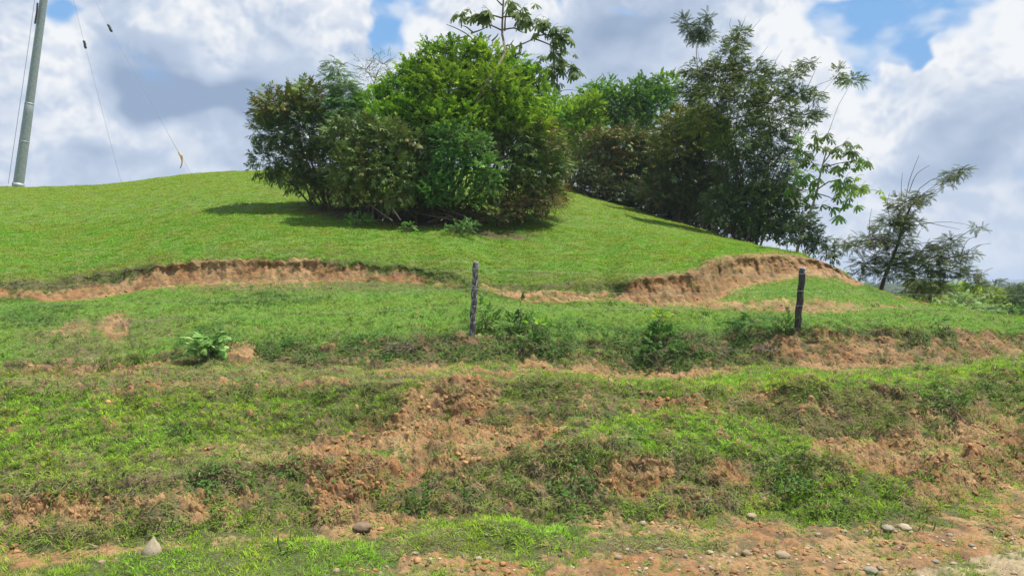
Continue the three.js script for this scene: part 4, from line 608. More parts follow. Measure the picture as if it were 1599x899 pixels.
handTree({ name: 'hand_leaved_tree', group: G1, label: 'bare-limbed tree with drooping hand-shaped leaves standing above the knoll thicket', base: ground(742, 340).add(V(0, 0, -0.9)), r: 0.075, bark: midBark, trunk: [[742, 260, 0.6], [738, 175, 1.9], [764, 124, 1.9], [788, 82, 1.0], [784, 50], [786, 0], [787, -40]],
  limbs: [[[766, 122], [755, 90], [735, 58], [712, 44], [697, 38]], [[733, 56], [722, 58], [706, 62], [698, 66]], [[735, 52], [752, 46], [764, 40]], [[738, 50], [728, 42], [722, 40]], [[785, 48], [768, 40], [755, 36], [744, 40]], [[784, 28], [770, 24], [752, 22], [740, 24]], [[785, 26], [800, 26], [816, 28]], [[786, 46], [804, 44], [815, 50], [823, 50]], [[788, 48], [790, 22], [796, 8]], [[784, 8], [776, 0], [768, -8]], [[800, 12], [810, 16], [818, 24]], [[790, 82], [812, 70], [830, 62], [840, 52], [850, 40], [858, 30]], [[836, 56], [852, 54], [862, 54]], [[834, 60], [850, 66], [872, 76], [880, 80]], [[786, 72], [796, 70], [802, 62]], [[768, 64], [776, 56], [778, 52]]],
  leaves: [[722, 16, 3, 6, 4], [735, 14, 4, 8, 5], [748, 10, 3, 6, 4], [754, 20, 2, 4, 4], [730, 20, 2, 5, 4], [800, 3, 4, 6, 5], [804, 10, 2, 4, 4], [826, 14, 4, 7, 8], [830, 28, 4, 6, 7], [818, 22, 2, 4, 4], [842, 30, 4, 7, 6], [852, 28, 3, 6, 5], [858, 32, 2, 5, 4], [846, 48, 3, 6, 4], [862, 44, 3, 5, 5], [872, 40, 4, 6, 6], [880, 38, 2, 5, 4], [884, 54, 3, 5, 5], [872, 58, 3, 5, 4], [888, 60, 1, 3, 3], [870, 74, 2, 5, 4], [878, 70, 2, 5, 4], [864, 52, 2, 5, 4]] });
handTree({ name: 'hand_leaved_sapling', group: G1, label: 'thin straight sapling with umbrella leaves right of the bare-limbed tree', base: ground(866, 325).add(V(0, 0, -1.2)), r: 0.035, taper: 0.4, bark: barkMat, trunk: [[865, 200], [870, 130], [875, 85], [878, 74]],
  limbs: [[[871, 142], [890, 140], [905, 142]], [[872, 110], [862, 104], [855, 98]]], leaves: [[886, 78, 3, 5, 4], [876, 88, 3, 7, 4], [868, 98, 3, 5, 4], [884, 98, 4, 7, 4], [892, 94, 2, 4, 4], [886, 108, 3, 6, 4], [896, 110, 2, 4, 3], [852, 100, 4, 7, 5, 0, 1], [840, 90, 3, 8, 5], [832, 96, 2, 5, 5], [858, 114, 3, 5, 4], [862, 124, 4, 6, 4], [854, 124, 2, 5, 4], [828, 100, 2, 5, 4]] });
handTree({ name: 'hand_leaved_sapling', group: G2, label: 'thin stem with two tufts of umbrella leaves in the gap left of the airy tree', base: flank(900, 1.8), r: 0.035, taper: 0.4, bark: barkMat, trunk: [[868, 185], [880, 158], [896, 146]], limbs: [[[872, 160], [880, 166], [886, 172]]], leaves: [[905, 136, 3, 4, 3, 0, 4], [902, 148, 3, 4, 3, 0, 4], [916, 140, 2, 4, 3, 0, 4], [918, 146, 2, 4, 3, 0, 4]] });
handTree({ name: 'hand_leaved_tree', group: G2, scale: 0.85, label: 'slim pale-stemmed tree with big bright green hand-shaped leaves at the right end of the flank', base: flank(1243, 1.2), r: 0.05, taper: 0.4, trunk: [[1250, 372], [1264, 335], [1276, 300], [1282, 270], [1290, 240]],
  limbs: [[[1278, 295], [1300, 282], [1330, 292], [1352, 296], [1370, 297]], [[1282, 270], [1262, 245], [1245, 225]], [[1286, 255], [1305, 232], [1325, 222]], [[1280, 285], [1262, 290], [1245, 300]], [[1284, 262], [1310, 255], [1338, 250]], [[1276, 302], [1296, 308], [1310, 318]]],
  leaves: [[1250, 215, 5, 18, 12, 0, 4], [1275, 210, 6, 18, 10], [1305, 215, 6, 21, 12], [1325, 225, 5, 16, 12], [1255, 238, 6, 21, 15], [1285, 238, 7, 21, 15], [1315, 242, 6, 21, 13], [1338, 252, 4, 13, 10, 0, 4], [1345, 238, 2, 9, 9], [1262, 265, 6, 18, 13, 0, 4], [1292, 266, 6, 18, 13, 0, 4], [1320, 270, 5, 16, 12, 0, 4], [1310, 284, 4, 13, 10, 0, 3], [1332, 290, 4, 13, 9, 0, 3], [1346, 296, 4, 10, 9, 0, 3], [1372, 296, 2, 6, 4, 0, 3], [1350, 280, 2, 8, 7, 0, 3], [1330, 306, 3, 10, 9, 0, 4], [1308, 308, 3, 10, 9, 0, 4], [1246, 285, 4, 13, 12, 0, 4], [1268, 292, 4, 10, 10, 0, 4], [1285, 318, 2, 10, 7], [1302, 324, 2, 9, 6, 0, 4]] });

// ------------------------------------------------------------------ vegetation and hills beyond the ridge, right
const beyond = (u, Z, drop) => V((u - CX) / FOC * Z, EYE - drop, -Z);
const far = [
  { name: 'pale_leaved_bush', label: 'pale silvery green bush just over the grass ridge', u: 1502, Z: 40, drop: 4.5, blobs: [[1480, 478, 22, 12], [1510, 474, 24, 14], [1535, 484, 22, 10], [1500, 492, 40, 10]], color: pick([0.17, 0.25, 0.13], [0.24, 0.32, 0.19]), density: 60, scale: 0.5 },
  { name: 'valley_bush', label: 'yellow green bush behind the pale silvery one', u: 1500, Z: 58, drop: 5.5, blobs: [[1475, 458, 24, 12], [1510, 456, 26, 12], [1540, 464, 24, 14], [1490, 472, 40, 12], [1555, 476, 18, 14]], color: pick([0.15, 0.22, 0.04], [0.19, 0.25, 0.05], [0.12, 0.17, 0.045]), density: 60, scale: 0.6 },
  { name: 'valley_bush', label: 'brownish green bush left of the yellow green one, under the lone tree', u: 1445, Z: 52, drop: 4.6, blobs: [[1430, 464, 18, 10], [1450, 462, 18, 12], [1465, 472, 18, 10]], color: pick([0.15, 0.17, 0.06], [0.17, 0.2, 0.07]), density: 70, scale: 0.5 },
  { name: 'valley_tree', label: 'dark round tree beyond the ridge at the right border', u: 1580, Z: 62, drop: 7, blobs: [[1578, 470, 18, 16], [1590, 484, 16, 14], [1570, 488, 12, 10]], color: pick([0.045, 0.08, 0.03], [0.06, 0.095, 0.035]), density: 80, scale: 0.55 },
  { name: 'valley_tree', label: 'grey green tree at the right border behind the dark round one', u: 1592, Z: 80, drop: 8, blobs: [[1590, 458, 18, 10], [1606, 462, 16, 14], [1575, 462, 10, 8]], color: pick([0.07, 0.10, 0.045], [0.085, 0.115, 0.05]), density: 70, scale: 0.6 },
  { name: 'valley_bush', label: 'bright green low bush at the right border on the ridge', u: 1597, Z: 30, drop: 2.6, blobs: [[1592, 490, 14, 6], [1606, 486, 14, 9]], color: pick([0.08, 0.16, 0.035], [0.06, 0.12, 0.03]), density: 120, scale: 0.4 },
];
for (const f of far) makeTree({ ...f, base: beyond(f.u, f.Z, f.drop), category: f.name.endsWith('tree') ? 'tree' : 'bush', group: 'bushes beyond the ridge', leaf: GEO.far, mat: MAT.leaf, stems: 3, trunk: 0.12, branches: 4, gap: -0.05, deep: 60 });

// wooded valley and hills fading to blue
{
  const mats = new THREE.MeshStandardMaterial({ color: 0xffffff, roughness: 1 }), woods = new Scatter('far_woods', [lump(61, 2, 0.55, 0.8), lump(62, 2, 0.6, 0.9), lump(63, 2, 0.5, 0.7)], mats, 'distant dark woods filling the valley at the right');
  const add = (az0, az1, Z0, Z1, n, y0, y1, s0, s1, col) => { for (let k = 0; k < n; k++) { const q = R(), Z = mix(Z0, Z1, q), u = mix(az0, az1, R()), y = mix(y0, y1, q) + rr(-1.5, 1.5), p = P(u, y, Z), br = 0.7 + 0.6 * R(); woods.add(Math.floor(R() * 3), p.x, p.y - s1 * 0.6, p.z, 0, 1, 0, rr(s0, s1), 0, col.map((c) => c * br)); } };
  add(1250, 1760, 130, 260, 700, 468, 456, 1.2, 2.6, [0.05, 0.075, 0.03]);
  add(1250, 1760, 300, 700, 1300, 452, 446, 2.2, 5, [0.05, 0.07, 0.03]);
  woods.build();
  for (const [Z, top, amp, f, seed, name, lab] of [[1500, 444, 16, 0.0016, 3, 'hills', 'nearer wooded ridge on the horizon'], [2600, 438, 26, 0.0009, 8, 'far_hills', 'blue far hills on the horizon']]) {
    const b = new MB(), N = 420, MM = 10, ids = [];
    for (let i = 0; i <= N; i++) for (let j = 0; j <= MM; j++) {
      const x = mix(-2.2, 2.2, i / N) * Z, d = (j / MM - 0.5) * 2, z = -Z - d * 260, hump = Math.cos(d * 1.57), h = (CY - top) / FOC * Z + amp * fbm2(x * f + seed, seed, 5) + 3 * n2(x * 0.012, z * 0.012) + 22;
      ids.push(b.v(x, EYE - 24 + h * hump - 8 * (1 - hump), z));
    }
    for (let i = 0; i < N; i++) for (let j = 0; j < MM; j++) { const a = i * (MM + 1) + j; b.tri(a, a + MM + 1, a + 1); b.tri(a + MM + 1, a + MM + 2, a + 1); }
    tag(addMesh(name, b.geometry(true), new THREE.MeshStandardMaterial({ color: new THREE.Color(0.045, 0.065, 0.03), roughness: 1 }), scene), lab, 'hills', null, 'structure');
  }
}
scene.fog = new THREE.FogExp2(new THREE.Color(0.62, 0.75, 0.95), 0.00045);

// ------------------------------------------------------------------ the guyed pole
const steel = new THREE.MeshStandardMaterial({ roughness: 0.55, metalness: 0.35, color: new THREE.Color(0.36, 0.4, 0.4), map: noiseTexture(256, (u, v) => 0.8 + 0.25 * torus(u, v, 9, 4, 71) + 0.1 * torus(u, v, 60, 2, 72)) });
const darkMat = new THREE.MeshStandardMaterial({ color: new THREE.Color(0.03, 0.032, 0.035), roughness: 0.5 }), wireMat = new THREE.MeshStandardMaterial({ color: new THREE.Color(0.34, 0.36, 0.37), roughness: 0.45, metalness: 0.6 });
{
  const foot = groundZ(29, edge.crestZ(29) + 0.4), Z = -foot.z, t = thing('utility_pole', foot, 'tall grey leaning pole held by guy wires at the left border', 'pole');
  const a = V(0, -0.6, 0), at = (u, y) => P(u, y, Z).sub(foot), b1 = at(45, 162), top = at(85, -130);
  const dir = top.clone().normalize();
  const r0 = 7.7 / FOC * Z, r1 = 6.0 / FOC * Z;
  const lower = new MB(), upper = new MB(), L1 = b1.length(), L2 = top.length();
  const along = (from, to, n) => Array.from({ length: n + 1 }, (_, k) => dir.clone().multiplyScalar(mix(from, to, k / n)));
  lower.tube(along(-0.6, L1, 10), r0, r0 * 0.86, 20); upper.tube(along(L1 - 0.25, L2, 14), r0 * 0.82, r1 * 0.8, 20);
  addMesh('pole_section', lower.geometry(true), steel, t); addMesh('pole_section', upper.geometry(true), steel, t);
  const band = (d, r, h) => { const m = new MB(); m.tube(along(d - h, d + h, 2), r, r, 20); addMesh('clamp_band', m.geometry(true), steel, t); };
  band(L1, r0 * 0.88, 0.035); band(L1 * 0.55, r0 * 0.945, 0.02); band(0.12, r0 * 1.12, 0.12);
  const c = new MB(); c.tube([at(60, 40), at(63, 22), at(64, 8)].map((p) => p.add(V(-0.02, 0, 0.3))), 0.045, 0.045, 8); addMesh('conduit', c.geometry(true), darkMat, t);
  const cable = new MB(); cable.tube([at(20, 288), at(33, 200), at(52, 70), at(64, -20)].map((p) => p.add(V(-0.1, 0, 0.25))), 0.012, 0.012, 5); addMesh('down_lead', cable.geometry(true), wireMat, t);
  const anchor = at(84, -118).add(foot);
  const guy = (label, end, marks, tagAt) => {
    const g = thing('guy_wire', end, label, 'wire', 'guy wires of the leaning pole'), pts = [];
    for (let k = 0; k <= 16; k++) { const f = k / 16, p = end.clone().lerp(anchor, f); p.y -= 0.5 * f * (1 - f); pts.push(p.sub(end)); }
    const cv = new THREE.CatmullRomCurve3(pts), w = new MB(); w.tube(cv.getPoints(40), 0.0068, 0.0068, 5); addMesh('cable', w.geometry(true), wireMat, g);
    const on = (y) => { let best = 0, d = 1e9; for (let k = 0; k <= 400; k++) { const p = cv.getPoint(k / 400).add(end), yy = CY - (p.y - EYE) / -p.z * FOC, q = Math.abs(yy - y); if (q < d) { d = q; best = k / 400; } } return best; };
    for (const y of marks) { const f = on(y), p = cv.getPoint(f), q = cv.getTangent(f), i = new MB(); i.tube([-0.2, -0.14, -0.04, 0.04, 0.14, 0.2].map((k) => p.clone().addScaledVector(q, k)), 0.06, 0.06, 10, 0.3); addMesh('strain_insulator', i.geometry(true), darkMat, g); }
    if (tagAt) {
      const f = on(tagAt), p = cv.getPoint(f), q = cv.getTangent(f), grip = new MB(); grip.tube([0, 0.4, 0.9, 1.35].map((k) => p.clone().addScaledVector(q, k)), 0.024, 0.016, 6); addMesh('wire_grip', grip.geometry(true), new THREE.MeshStandardMaterial({ color: new THREE.Color(0.5, 0.5, 0.46), roughness: 0.6 }), g);
      const y = new MB(); y.tube([p.clone().addScaledVector(q, 0.22), p.clone().add(V(0.05, -0.12, 0.05)), p.clone().add(V(0.1, -0.32, 0.06)), p.clone().add(V(0.06, -0.52, 0.06)), p.clone().add(V(-0.02, -0.68, 0.06))], 0.05, 0.025, 7, 0.5);
      y.tube([p.clone().addScaledVector(q, 0.12), p.clone().add(V(0.1, 0, 0.05)), p.clone().add(V(0.14, -0.14, 0.06))], 0.03, 0.02, 6, 0.4);
      addMesh('yellow_tag', y.geometry(true), new THREE.MeshStandardMaterial({ color: new THREE.Color(0.5, 0.33, 0.1), roughness: 0.7 }), g);
    }
  };
  guy('guy wire with a yellow tag knotted near its lower end', groundZ(300, edge.crestZ(300) + 0.3), [44], 243);
  guy('plain guy wire coming down left of the tagged one', groundZ(190, edge.crestZ(190) + 0.6), [70], 0);
}

// ------------------------------------------------------------------ the fence
const postTex = noiseTexture(512, (u, v) => {
  const g = torus(u, v * 0.999, 10, 5, 81), s = torus(u, v, 34, 3, 82), grain = n3(Math.cos(u * 6.283) * 5, Math.sin(u * 6.283) * 5, Math.cos(v * 6.283) * 0.5);
  const lichen = ss(0.14, 0.3, g + 0.25 * s + 0.14 * Math.exp(-(((u - 0.35) / 0.2) ** 2)) - 0.02), k = 0.32 + 0.12 * grain + 0.1 * s;
  return [mix(k, 0.78, lichen * 0.85), mix(k * 0.95, 0.77, lichen * 0.85), mix(k * 0.92, 0.75, lichen * 0.85)];
}, true);
const darkPostTex = noiseTexture(256, (u, v) => { const g = torus(u, v, 10, 5, 91), gr = n3(Math.cos(u * 6.283) * 6, Math.sin(u * 6.283) * 6, Math.cos(v * 6.283) * 0.6), k = 0.25 + 0.1 * gr + 0.12 * g; return [k * 1.02, k * 0.95, k * 0.92]; }, true);
function fencePost(label, footU, footY, topU, topY, tex, wPx, capped) {
  const foot = ground(footU, footY), Z = -foot.z, t = thing('fence_post', foot, label, 'fence post', 'posts of the wire fence'), top = P(topU, topY, Z).sub(foot), m = new MB(), pts = [], r = wPx / 2 / FOC * Z;
  for (let k = 0; k <= 12; k++) { const f = mix(-0.25, 1, k / 12); pts.push(V(top.x * f + 0.008 * Math.sin(k * 2.1), top.y * f, top.z * f + 0.006 * Math.cos(k * 1.7))); }
  m.tube(pts, r, r * 0.94, 14, 0.09);
  addMesh('post', m.geometry(true), new THREE.MeshStandardMaterial({ map: tex, bumpMap: tex, bumpScale: 0.01, roughness: 0.92 }), t);
  const cap = new MB(); cap.tube([pts[12].clone().add(V(0, -0.07, 0)), pts[12].clone().add(V(0, 0.004, 0)), pts[12].clone().add(V(0.004, 0.03, 0))], r * 1.0, r * 0.72, 14, 0.08); addMesh('weathered_top', cap.geometry(true), new THREE.MeshStandardMaterial({ color: capped ? new THREE.Color(0.34, 0.35, 0.36) : new THREE.Color(0.22, 0.22, 0.22), roughness: 0.9 }), t);
  return { foot, top: top.clone().add(foot), r, t };
}
const postA = fencePost('dark fence post with white lichen patches beside the climbing weeds', 738, 524, 743, 411, postTex, 10, false);
const postB = fencePost('plain dark fence post with a pale top below the right clay scar', 1246, 516, 1254, 420, darkPostTex, 10.5, true);
{
  const wm = new THREE.MeshStandardMaterial({ color: new THREE.Color(0.34, 0.34, 0.32), roughness: 0.6, metalness: 0.3 });
  const gA = ground(-200, 560), gB = ground(1760, 521), labels = ['top strand of the barbed wire fence', 'middle strand of the barbed wire fence', 'lowest strand of the barbed wire fence'];
  [[0.92, 1.06], [0.64, 0.78], [0.4, 0.5]].forEach(([f, hOut], k) => {
    const a = postA.foot.clone().lerp(postA.top, f), b = postB.foot.clone().lerp(postB.top, f), l = gA.clone().add(V(0, hOut, 0)), r = gB.clone().add(V(0, hOut, 0)), t = thing('barbed_wire', a, labels[k], 'wire', 'strands of the wire fence'), w = new MB(), barbs = new MB();
    a.z += postA.r * 1.05; b.z += postB.r * 1.05;
    for (const [p, q] of [[l, a], [a, b], [b, r]]) {
      const L = p.distanceTo(q), pts = []; for (let i = 0; i <= 14; i++) { const g = i / 14, v = p.clone().lerp(q, g); v.y -= 0.05 * Math.sin(Math.PI * g); pts.push(v.sub(t.position)); }
      w.tube(pts, 0.0015, 0.0015, 5);
      for (let d = 0.07; d < L; d += 0.14) { const g = d / L, v = p.clone().lerp(q, g); v.y -= 0.05 * Math.sin(Math.PI * g); v.sub(t.position); const s = dirOf(R() * 6, rr(0.5, 1.2)).multiplyScalar(0.016); barbs.tube([v.clone().sub(s), v.clone().add(s)], 0.0022, 0.001, 3); }
    }
    addMesh('strand', w.geometry(true), wm, t); addMesh('barbs', barbs.geometry(true), wm, t).userData.kind = 'stuff';
  });
  for (const po of [postA, postB]) { const s = new MB(); for (const f of [0.92, 0.64, 0.4]) { const p = po.foot.clone().lerp(po.top, f).sub(po.foot), ring = []; for (let k = 0; k <= 12; k++) ring.push(V(p.x + Math.cos(k / 12 * 6.283) * po.r * 1.05, p.y + 0.004 * (k % 2), p.z + Math.sin(k / 12 * 6.283) * po.r * 1.05)); s.tube(ring, 0.003, 0.003, 4); } addMesh('tie_wire', s.geometry(true), wm, po.t); }
}

// ------------------------------------------------------------------ single plants
function smallPlant(name, label, u, y, list, o) {           // list: [du, dy, ru, ry] in photograph pixels about the foot
  const base = ground(u, y); makeTree({ name, label, category: 'plant', base, blobs: list.map(([du, dy, ru, ry, near = 0.05, k = 1]) => [u + du, y + dy, ru, ry, near, k]), stems: 4, spread: 0.06, trunk: 0.012, branches: 4, extraStems: 3, bark: twigMat, deep: 60, gap: -0.3, ...o });
}
const mini = { ovate: [spray(9, 0.14, 0.06, 0.02, 101, { droop: 0.4 }), spray(8, 0.12, 0.055, 0.02, 102, { droop: 0.5 })], big: [spray(6, 0.16, 0.13, 0.055, 103, { droop: 0.6, spread: 1.3 }), spray(5, 0.14, 0.12, 0.055, 104, { droop: 0.5, spread: 1.4 })], fern: [frond(9, 0.26, 0.06, 0.011, 105, 0.5), frond(8, 0.22, 0.055, 0.011, 106, 0.6)], lance: [spray(10, 0.16, 0.11, 0.014, 107, { droop: 0.5 })] };
smallPlant('broad_leaved_weed', 'large pale-leaved weed growing on the left edge of the bank', 320, 562, [[0, -22, 26, 14], [-14, -34, 14, 12], [10, -38, 20, 12], [0, -10, 22, 10], [18, -20, 14, 10]], { leaf: mini.big, mat: MAT.soft, density: 560, scale: 0.75, color: pick([0.11, 0.19, 0.065], [0.08, 0.15, 0.05], [0.14, 0.22, 0.09]) });
smallPlant('climbing_weed', 'leafy weed climbing beside the lichen-spotted fence post', 762, 516, [[-12, -34, 10, 10], [-4, -22, 14, 14], [8, -32, 14, 8], [4, -10, 18, 9], [24, -34, 10, 6]], { leaf: mini.ovate, density: 700, color: pick([0.09, 0.18, 0.045], [0.065, 0.14, 0.04], [0.12, 0.22, 0.06]) });
smallPlant('upright_weed', 'dark upright weed with a pointed top right of the climbing weed', 812, 516, [[0, -44, 5, 10], [0, -28, 9, 10], [-2, -12, 14, 8], [2, -18, 10, 8]], { leaf: mini.ovate, density: 560, color: pick([0.05, 0.12, 0.035], [0.06, 0.14, 0.04]) });
smallPlant('yellow_weed', 'bright yellow green low weed right of the upright weed', 840, 518, [[0, -10, 20, 8], [12, -6, 16, 6], [-10, -14, 10, 6]], { leaf: mini.ovate, density: 560, color: pick([0.19, 0.29, 0.04], [0.13, 0.24, 0.04]) });
smallPlant('bank_weed', 'dark green weed hanging over the bank below the upright weed', 828, 545, [[0, -12, 26, 10], [-16, -6, 14, 6], [18, -4, 16, 8]], { leaf: mini.ovate, density: 430, color: pick([0.045, 0.10, 0.03], [0.06, 0.125, 0.035]) });
smallPlant('young_sapling', 'young sapling with a bright leaf fan on top, midway between the fence posts', 1030, 530, [[0, -36, 10, 3, 0.05, 1.4], [-2, -18, 10, 8], [4, -8, 18, 9]], { leaf: mini.lance, density: 620, color: (t, y) => (y > 0.32 ? [0.2, 0.3, 0.03] : pick([0.05, 0.12, 0.035], [0.07, 0.15, 0.04])(t)) });
smallPlant('bank_weed', 'dark spreading weed on the bank right below the young sapling', 1040, 562, [[0, -18, 30, 10], [-24, -10, 18, 9], [20, -8, 18, 8]], { leaf: mini.ovate, density: 380, color: pick([0.05, 0.115, 0.035], [0.065, 0.14, 0.04]) });
smallPlant('fern_clump', 'clump of dark drooping ferns left of the plain fence post', 1172, 520, [[0, -16, 22, 10], [-16, -6, 16, 8], [18, -4, 16, 8], [24, 6, 14, 6]], { leaf: mini.fern, density: 620, color: pick([0.04, 0.10, 0.03], [0.06, 0.13, 0.035]) });
smallPlant('post_weed', 'leafy weed at the foot of the plain fence post', 1232, 520, [[0, -28, 9, 9], [-2, -14, 14, 10], [6, -6, 12, 8], [-12, -6, 10, 7]], { leaf: mini.ovate, density: 520, color: pick([0.055, 0.13, 0.035], [0.075, 0.16, 0.04]) });
smallPlant('bank_weed', 'small dark weed on the crest of the right bank below the lone tree', 1465, 514, [[0, -12, 12, 7], [10, -6, 14, 6], [-8, -4, 10, 5]], { leaf: mini.ovate, density: 480, color: pick([0.045, 0.10, 0.03], [0.06, 0.12, 0.035]) });
smallPlant('bank_weed', 'dark grassy weed in the notch of the right bank', 1492, 652, [[0, -14, 18, 14], [-8, -24, 10, 10]], { leaf: mini.lance, density: 420, color: pick([0.05, 0.105, 0.03], [0.07, 0.13, 0.035]) });
smallPlant('thicket_weed', 'low fern-like weed in the shade before the left of the thicket', 558, 354, [[0, -10, 22, 8], [14, -6, 16, 6]], { leaf: GEO.small, scale: 0.6, density: 800, trunk: 0.02, color: pick([0.06, 0.125, 0.035], [0.075, 0.15, 0.04]) });
smallPlant('thicket_weed', 'small pale green weed in front of the middle of the thicket', 636, 364, [[0, -8, 12, 7]], { leaf: GEO.ovate, scale: 0.5, density: 1000, trunk: 0.02, color: pick([0.15, 0.24, 0.08], [0.1, 0.18, 0.05]) });
smallPlant('thicket_weed', 'pale broad-leaved weed in front of the bluish green shrub', 718, 367, [[0, -9, 22, 8], [-14, -4, 10, 5], [16, -16, 14, 9]], { leaf: GEO.ovate, scale: 0.55, density: 900, trunk: 0.02, color: pick([0.12, 0.2, 0.09], [0.065, 0.14, 0.04]) });
smallPlant('yellow_weed', 'tiny yellow flowering weed on the bank right of the large pale-leaved weed', 525, 528, [[0, -8, 12, 6]], { leaf: mini.ovate, density: 420, color: pick([0.3, 0.3, 0.04], [0.12, 0.2, 0.04]) });
for (const [u, y, w, h, lab] of [[1118, 552, 30, 16, 'heap of dead brown stems on the bank left of the fern clump'], [1196, 548, 22, 12, 'small heap of dead brown stems below the fern clump'], [630, 548, 22, 16, 'grey dead bramble tangle on the bank left of the lichen-spotted post']]) {
  const b0 = ground(u, y), t = thing('dead_bramble', b0, lab, 'dead plant'), m = new MB(), Z = -b0.z;
  for (let k = 0; k < 90; k++) { const a = R() * 6.28, q = Math.sqrt(R()), p = V(Math.cos(a) * q * w / FOC * Z, R() * h / FOC * Z * (1 - q * q * 0.7), Math.sin(a) * q * w / FOC * Z * 0.6); m.tube(bend(p, p.clone().add(dirOf(R() * 6.28, rr(-0.6, 0.5)).multiplyScalar(rr(0.1, 0.26))), 0.2, 3), 0.005, 0.0025, 3); }
  addMesh('stems', m.geometry(true), new THREE.MeshStandardMaterial({ color: new THREE.Color(0.22, 0.165, 0.12), roughness: 1 }), t).userData.kind = 'stuff';
}

// ------------------------------------------------------------------ stones
const stoneTex = noiseTexture(256, (u, v) => 0.78 + 0.3 * torus(u, v, 14, 4, 111) + 0.12 * torus(u, v, 60, 2, 112));
const stoneMat = [[0.46, 0.36, 0.235], [0.54, 0.44, 0.3], [0.38, 0.34, 0.25], [0.26, 0.18, 0.11]].map((c) => new THREE.MeshStandardMaterial({ color: new THREE.Color(...c), map: stoneTex, bumpMap: stoneTex, bumpScale: 0.006, roughness: 0.85 }));
const stoneGeo = [1, 2, 3, 4, 5].map((k) => lump(k * 7.3, 3, 0.13, 0.62));
const NAMED = [];
function stone(u, y, w, h, label, mat = Math.floor(R() * 3), group, geo) {
  const g = ground(u, y + h * 0.35), Z = -g.z, m = new THREE.Mesh(geo ?? stoneGeo[Math.floor(R() * 5)], stoneMat[mat]); lit(m); m.name = numbered('stone'); scene.add(m);
  const s = w / 2 / FOC * Z * (w < 17 ? 0.88 : 1); m.position.copy(g); m.position.y += s * 0.14; m.scale.set(s, Math.max(s * 0.75, h / 2 / FOC * Z * 1.35), s * 0.85); m.rotation.y = R() * 6.28; if (label) { tag(m, label, 'stone', group); NAMED.push([u, y, label]); } return m;
}
{
  const g = lump(3.3, 3, 0.12, 1), p = g.attributes.position; // the pointed stone
  for (let i = 0; i < p.count; i++) { const x = p.getX(i), y = p.getY(i), k = clamp((y + 1) / 2), n = 1 - 0.72 * k * k; p.setXYZ(i, x * n + 0.35 * k, y * 0.95, p.getZ(i) * n); }
  g.computeVertexNormals();
  const m = stone(235, 852, 36, 30, 'pale pointed stone alone on the soil at the lower left', 1, undefined, g); m.rotation.y = -0.2; m.scale.y *= 1.05;
}
stone(566, 820, 30, 18, 'rounded brown earth-stained stone at the foot of the lower bank', 3);
stone(1388, 822, 21, 12, 'smooth oval grey river stone on the right verge of the road', 2);
stone(1414, 823, 22, 11, 'flat pale stone touching the right side of the oval river stone', 1);
stone(1361, 888, 22, 12, 'flat light grey stone at the bottom edge of the road', 2);
stone(1224, 864, 24, 14, 'largest pinkish pale stone along the road edge', 0);
stone(674, 873, 13, 12, 'white rounded stone at the bottom beside the road left of the grassy mound', 1);
stone(1005, 815, 14, 9, 'pale stone set in bare soil above the road verge', 1);
stone(1176, 804, 18, 9, 'flat beige stone at the foot of the right lower bank', 0);
stone(1462, 876, 14, 8, 'grey oval stone on the open road at the right', 2);
stone(1490, 880, 12, 6, 'pale flat stone right of the grey oval one on the road', 1);
stone(1265, 853, 14, 7, 'grey flat stone on the verge right of the largest pinkish stone', 2);
stone(748, 870, 12, 9, 'cream stone half hidden in the grass beside the white one', 1);
stone(594, 896, 9, 10, 'white stone cut by the bottom edge of the picture', 1);
stone(875, 864, 11, 8, 'grey stone in the grass tuft at the left start of the stony verge', 3);
const PEB = {}, LIST = [], NEAR = {
  'pale pointed stone alone on the soil at the lower left': 'pale pointed stone', 'rounded brown earth-stained stone at the foot of the lower bank': 'brown earth-stained stone', 'smooth oval grey river stone on the right verge of the road': 'oval river stone',
  'flat light grey stone at the bottom edge of the road': 'flat grey bottom stone', 'largest pinkish pale stone along the road edge': 'largest pinkish stone', 'white rounded stone at the bottom beside the road left of the grassy mound': 'white rounded stone', 'pale stone set in bare soil above the road verge': 'stone set in bare soil',
  'grey oval stone on the open road at the right': 'grey oval road stone', 'grey flat stone on the verge right of the largest pinkish stone': 'grey flat verge stone', 'cream stone half hidden in the grass beside the white one': 'half hidden cream stone', 'grey stone in the grass tuft at the left start of the stony verge': 'grey stone in the tuft',
};
const SG = 'pebbles scattered along the dirt road verge';
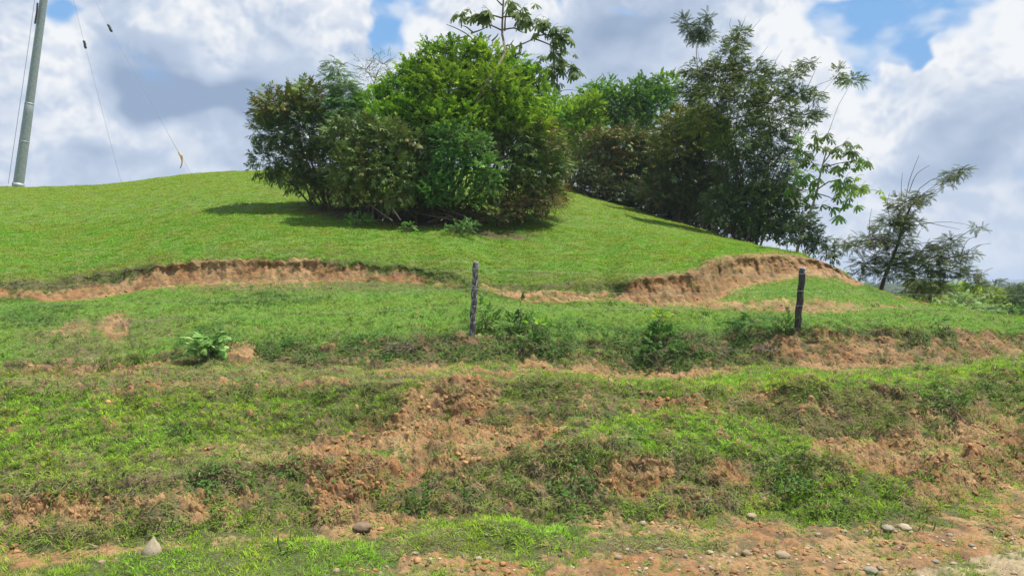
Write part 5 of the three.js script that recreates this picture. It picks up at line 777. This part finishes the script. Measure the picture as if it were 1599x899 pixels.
for (const [u, y, w, h] of [[724, 868, 8, 10], [650, 864, 12, 5], [604, 884, 8, 6], [526, 890, 14, 8], [575, 890, 8, 6], [722, 892, 8, 6], [746, 898, 7, 5], [930, 868, 8, 6], [966, 870, 15, 9], [982, 858, 9, 5], [994, 878, 8, 5], [1000, 892, 8, 7], [1018, 873, 9, 7], [1032, 857, 12, 6], [1060, 880, 9, 5], [1048, 850, 6, 4], [1072, 870, 8, 8], [1098, 889, 12, 8], [1110, 862, 14, 5], [1112, 886, 9, 8], [1140, 876, 9, 10], [1152, 866, 9, 9], [1168, 861, 16, 12], [1196, 868, 10, 6], [1204, 866, 8, 6], [1278, 833, 10, 8], [1284, 853, 8, 5], [1266, 861, 7, 5], [1287, 861, 7, 5], [1372, 850, 8, 6], [1346, 889, 9, 5], [1377, 890, 12, 6], [1219, 833, 6, 4], [1212, 799, 6, 4], [1395, 824, 8, 5], [1485, 834, 12, 6], [1320, 829, 9, 6], [1354, 829, 10, 5], [1400, 829, 9, 5], [1520, 853, 12, 5], [1424, 830, 9, 5], [1250, 844, 6, 4], [186, 845, 6, 4], [112, 781, 5, 3], [374, 778, 5, 3], [760, 838, 6, 4], [160, 876, 14, 6]]) {
  const m = stone(u, y, w, h), [nu, ny, nl] = NAMED.filter(([, , l]) => NEAR[l]).reduce((a, b) => (Math.hypot(b[0] - u, (b[1] - y) * 2) < Math.hypot(a[0] - u, (a[1] - y) * 2) ? b : a));
  const du = u - nu, dy = (y - ny) * 2, side = Math.abs(du) > Math.abs(dy) ? (du < 0 ? 'left of' : 'right of') : dy < 0 ? 'just behind' : 'just in front of', key = side + nl;
  const k = (PEB[key] = (PEB[key] ?? 0) + 1) - 1; tag(m, `small pale pebble ${side} the ${NEAR[nl]}`, 'pebble', SG); LIST.push([m, key, Math.hypot(du, dy)]);
}
for (const key of Object.keys(PEB)) {                       // nearest first
  const row = LIST.filter((q) => q[1] === key).sort((a, b) => a[2] - b[2]);
  if (row.length > 1) row.forEach(([m], k) => { m.userData.label = m.userData.label.replace('small pale pebble', `${['closest', 'second closest', 'third closest', 'fourth closest', 'fifth closest', 'sixth closest', 'seventh closest', 'eighth closest', 'ninth closest', 'tenth closest'][k] ?? 'outermost'} pebble`); });
}

renderer.render(scene, camera);
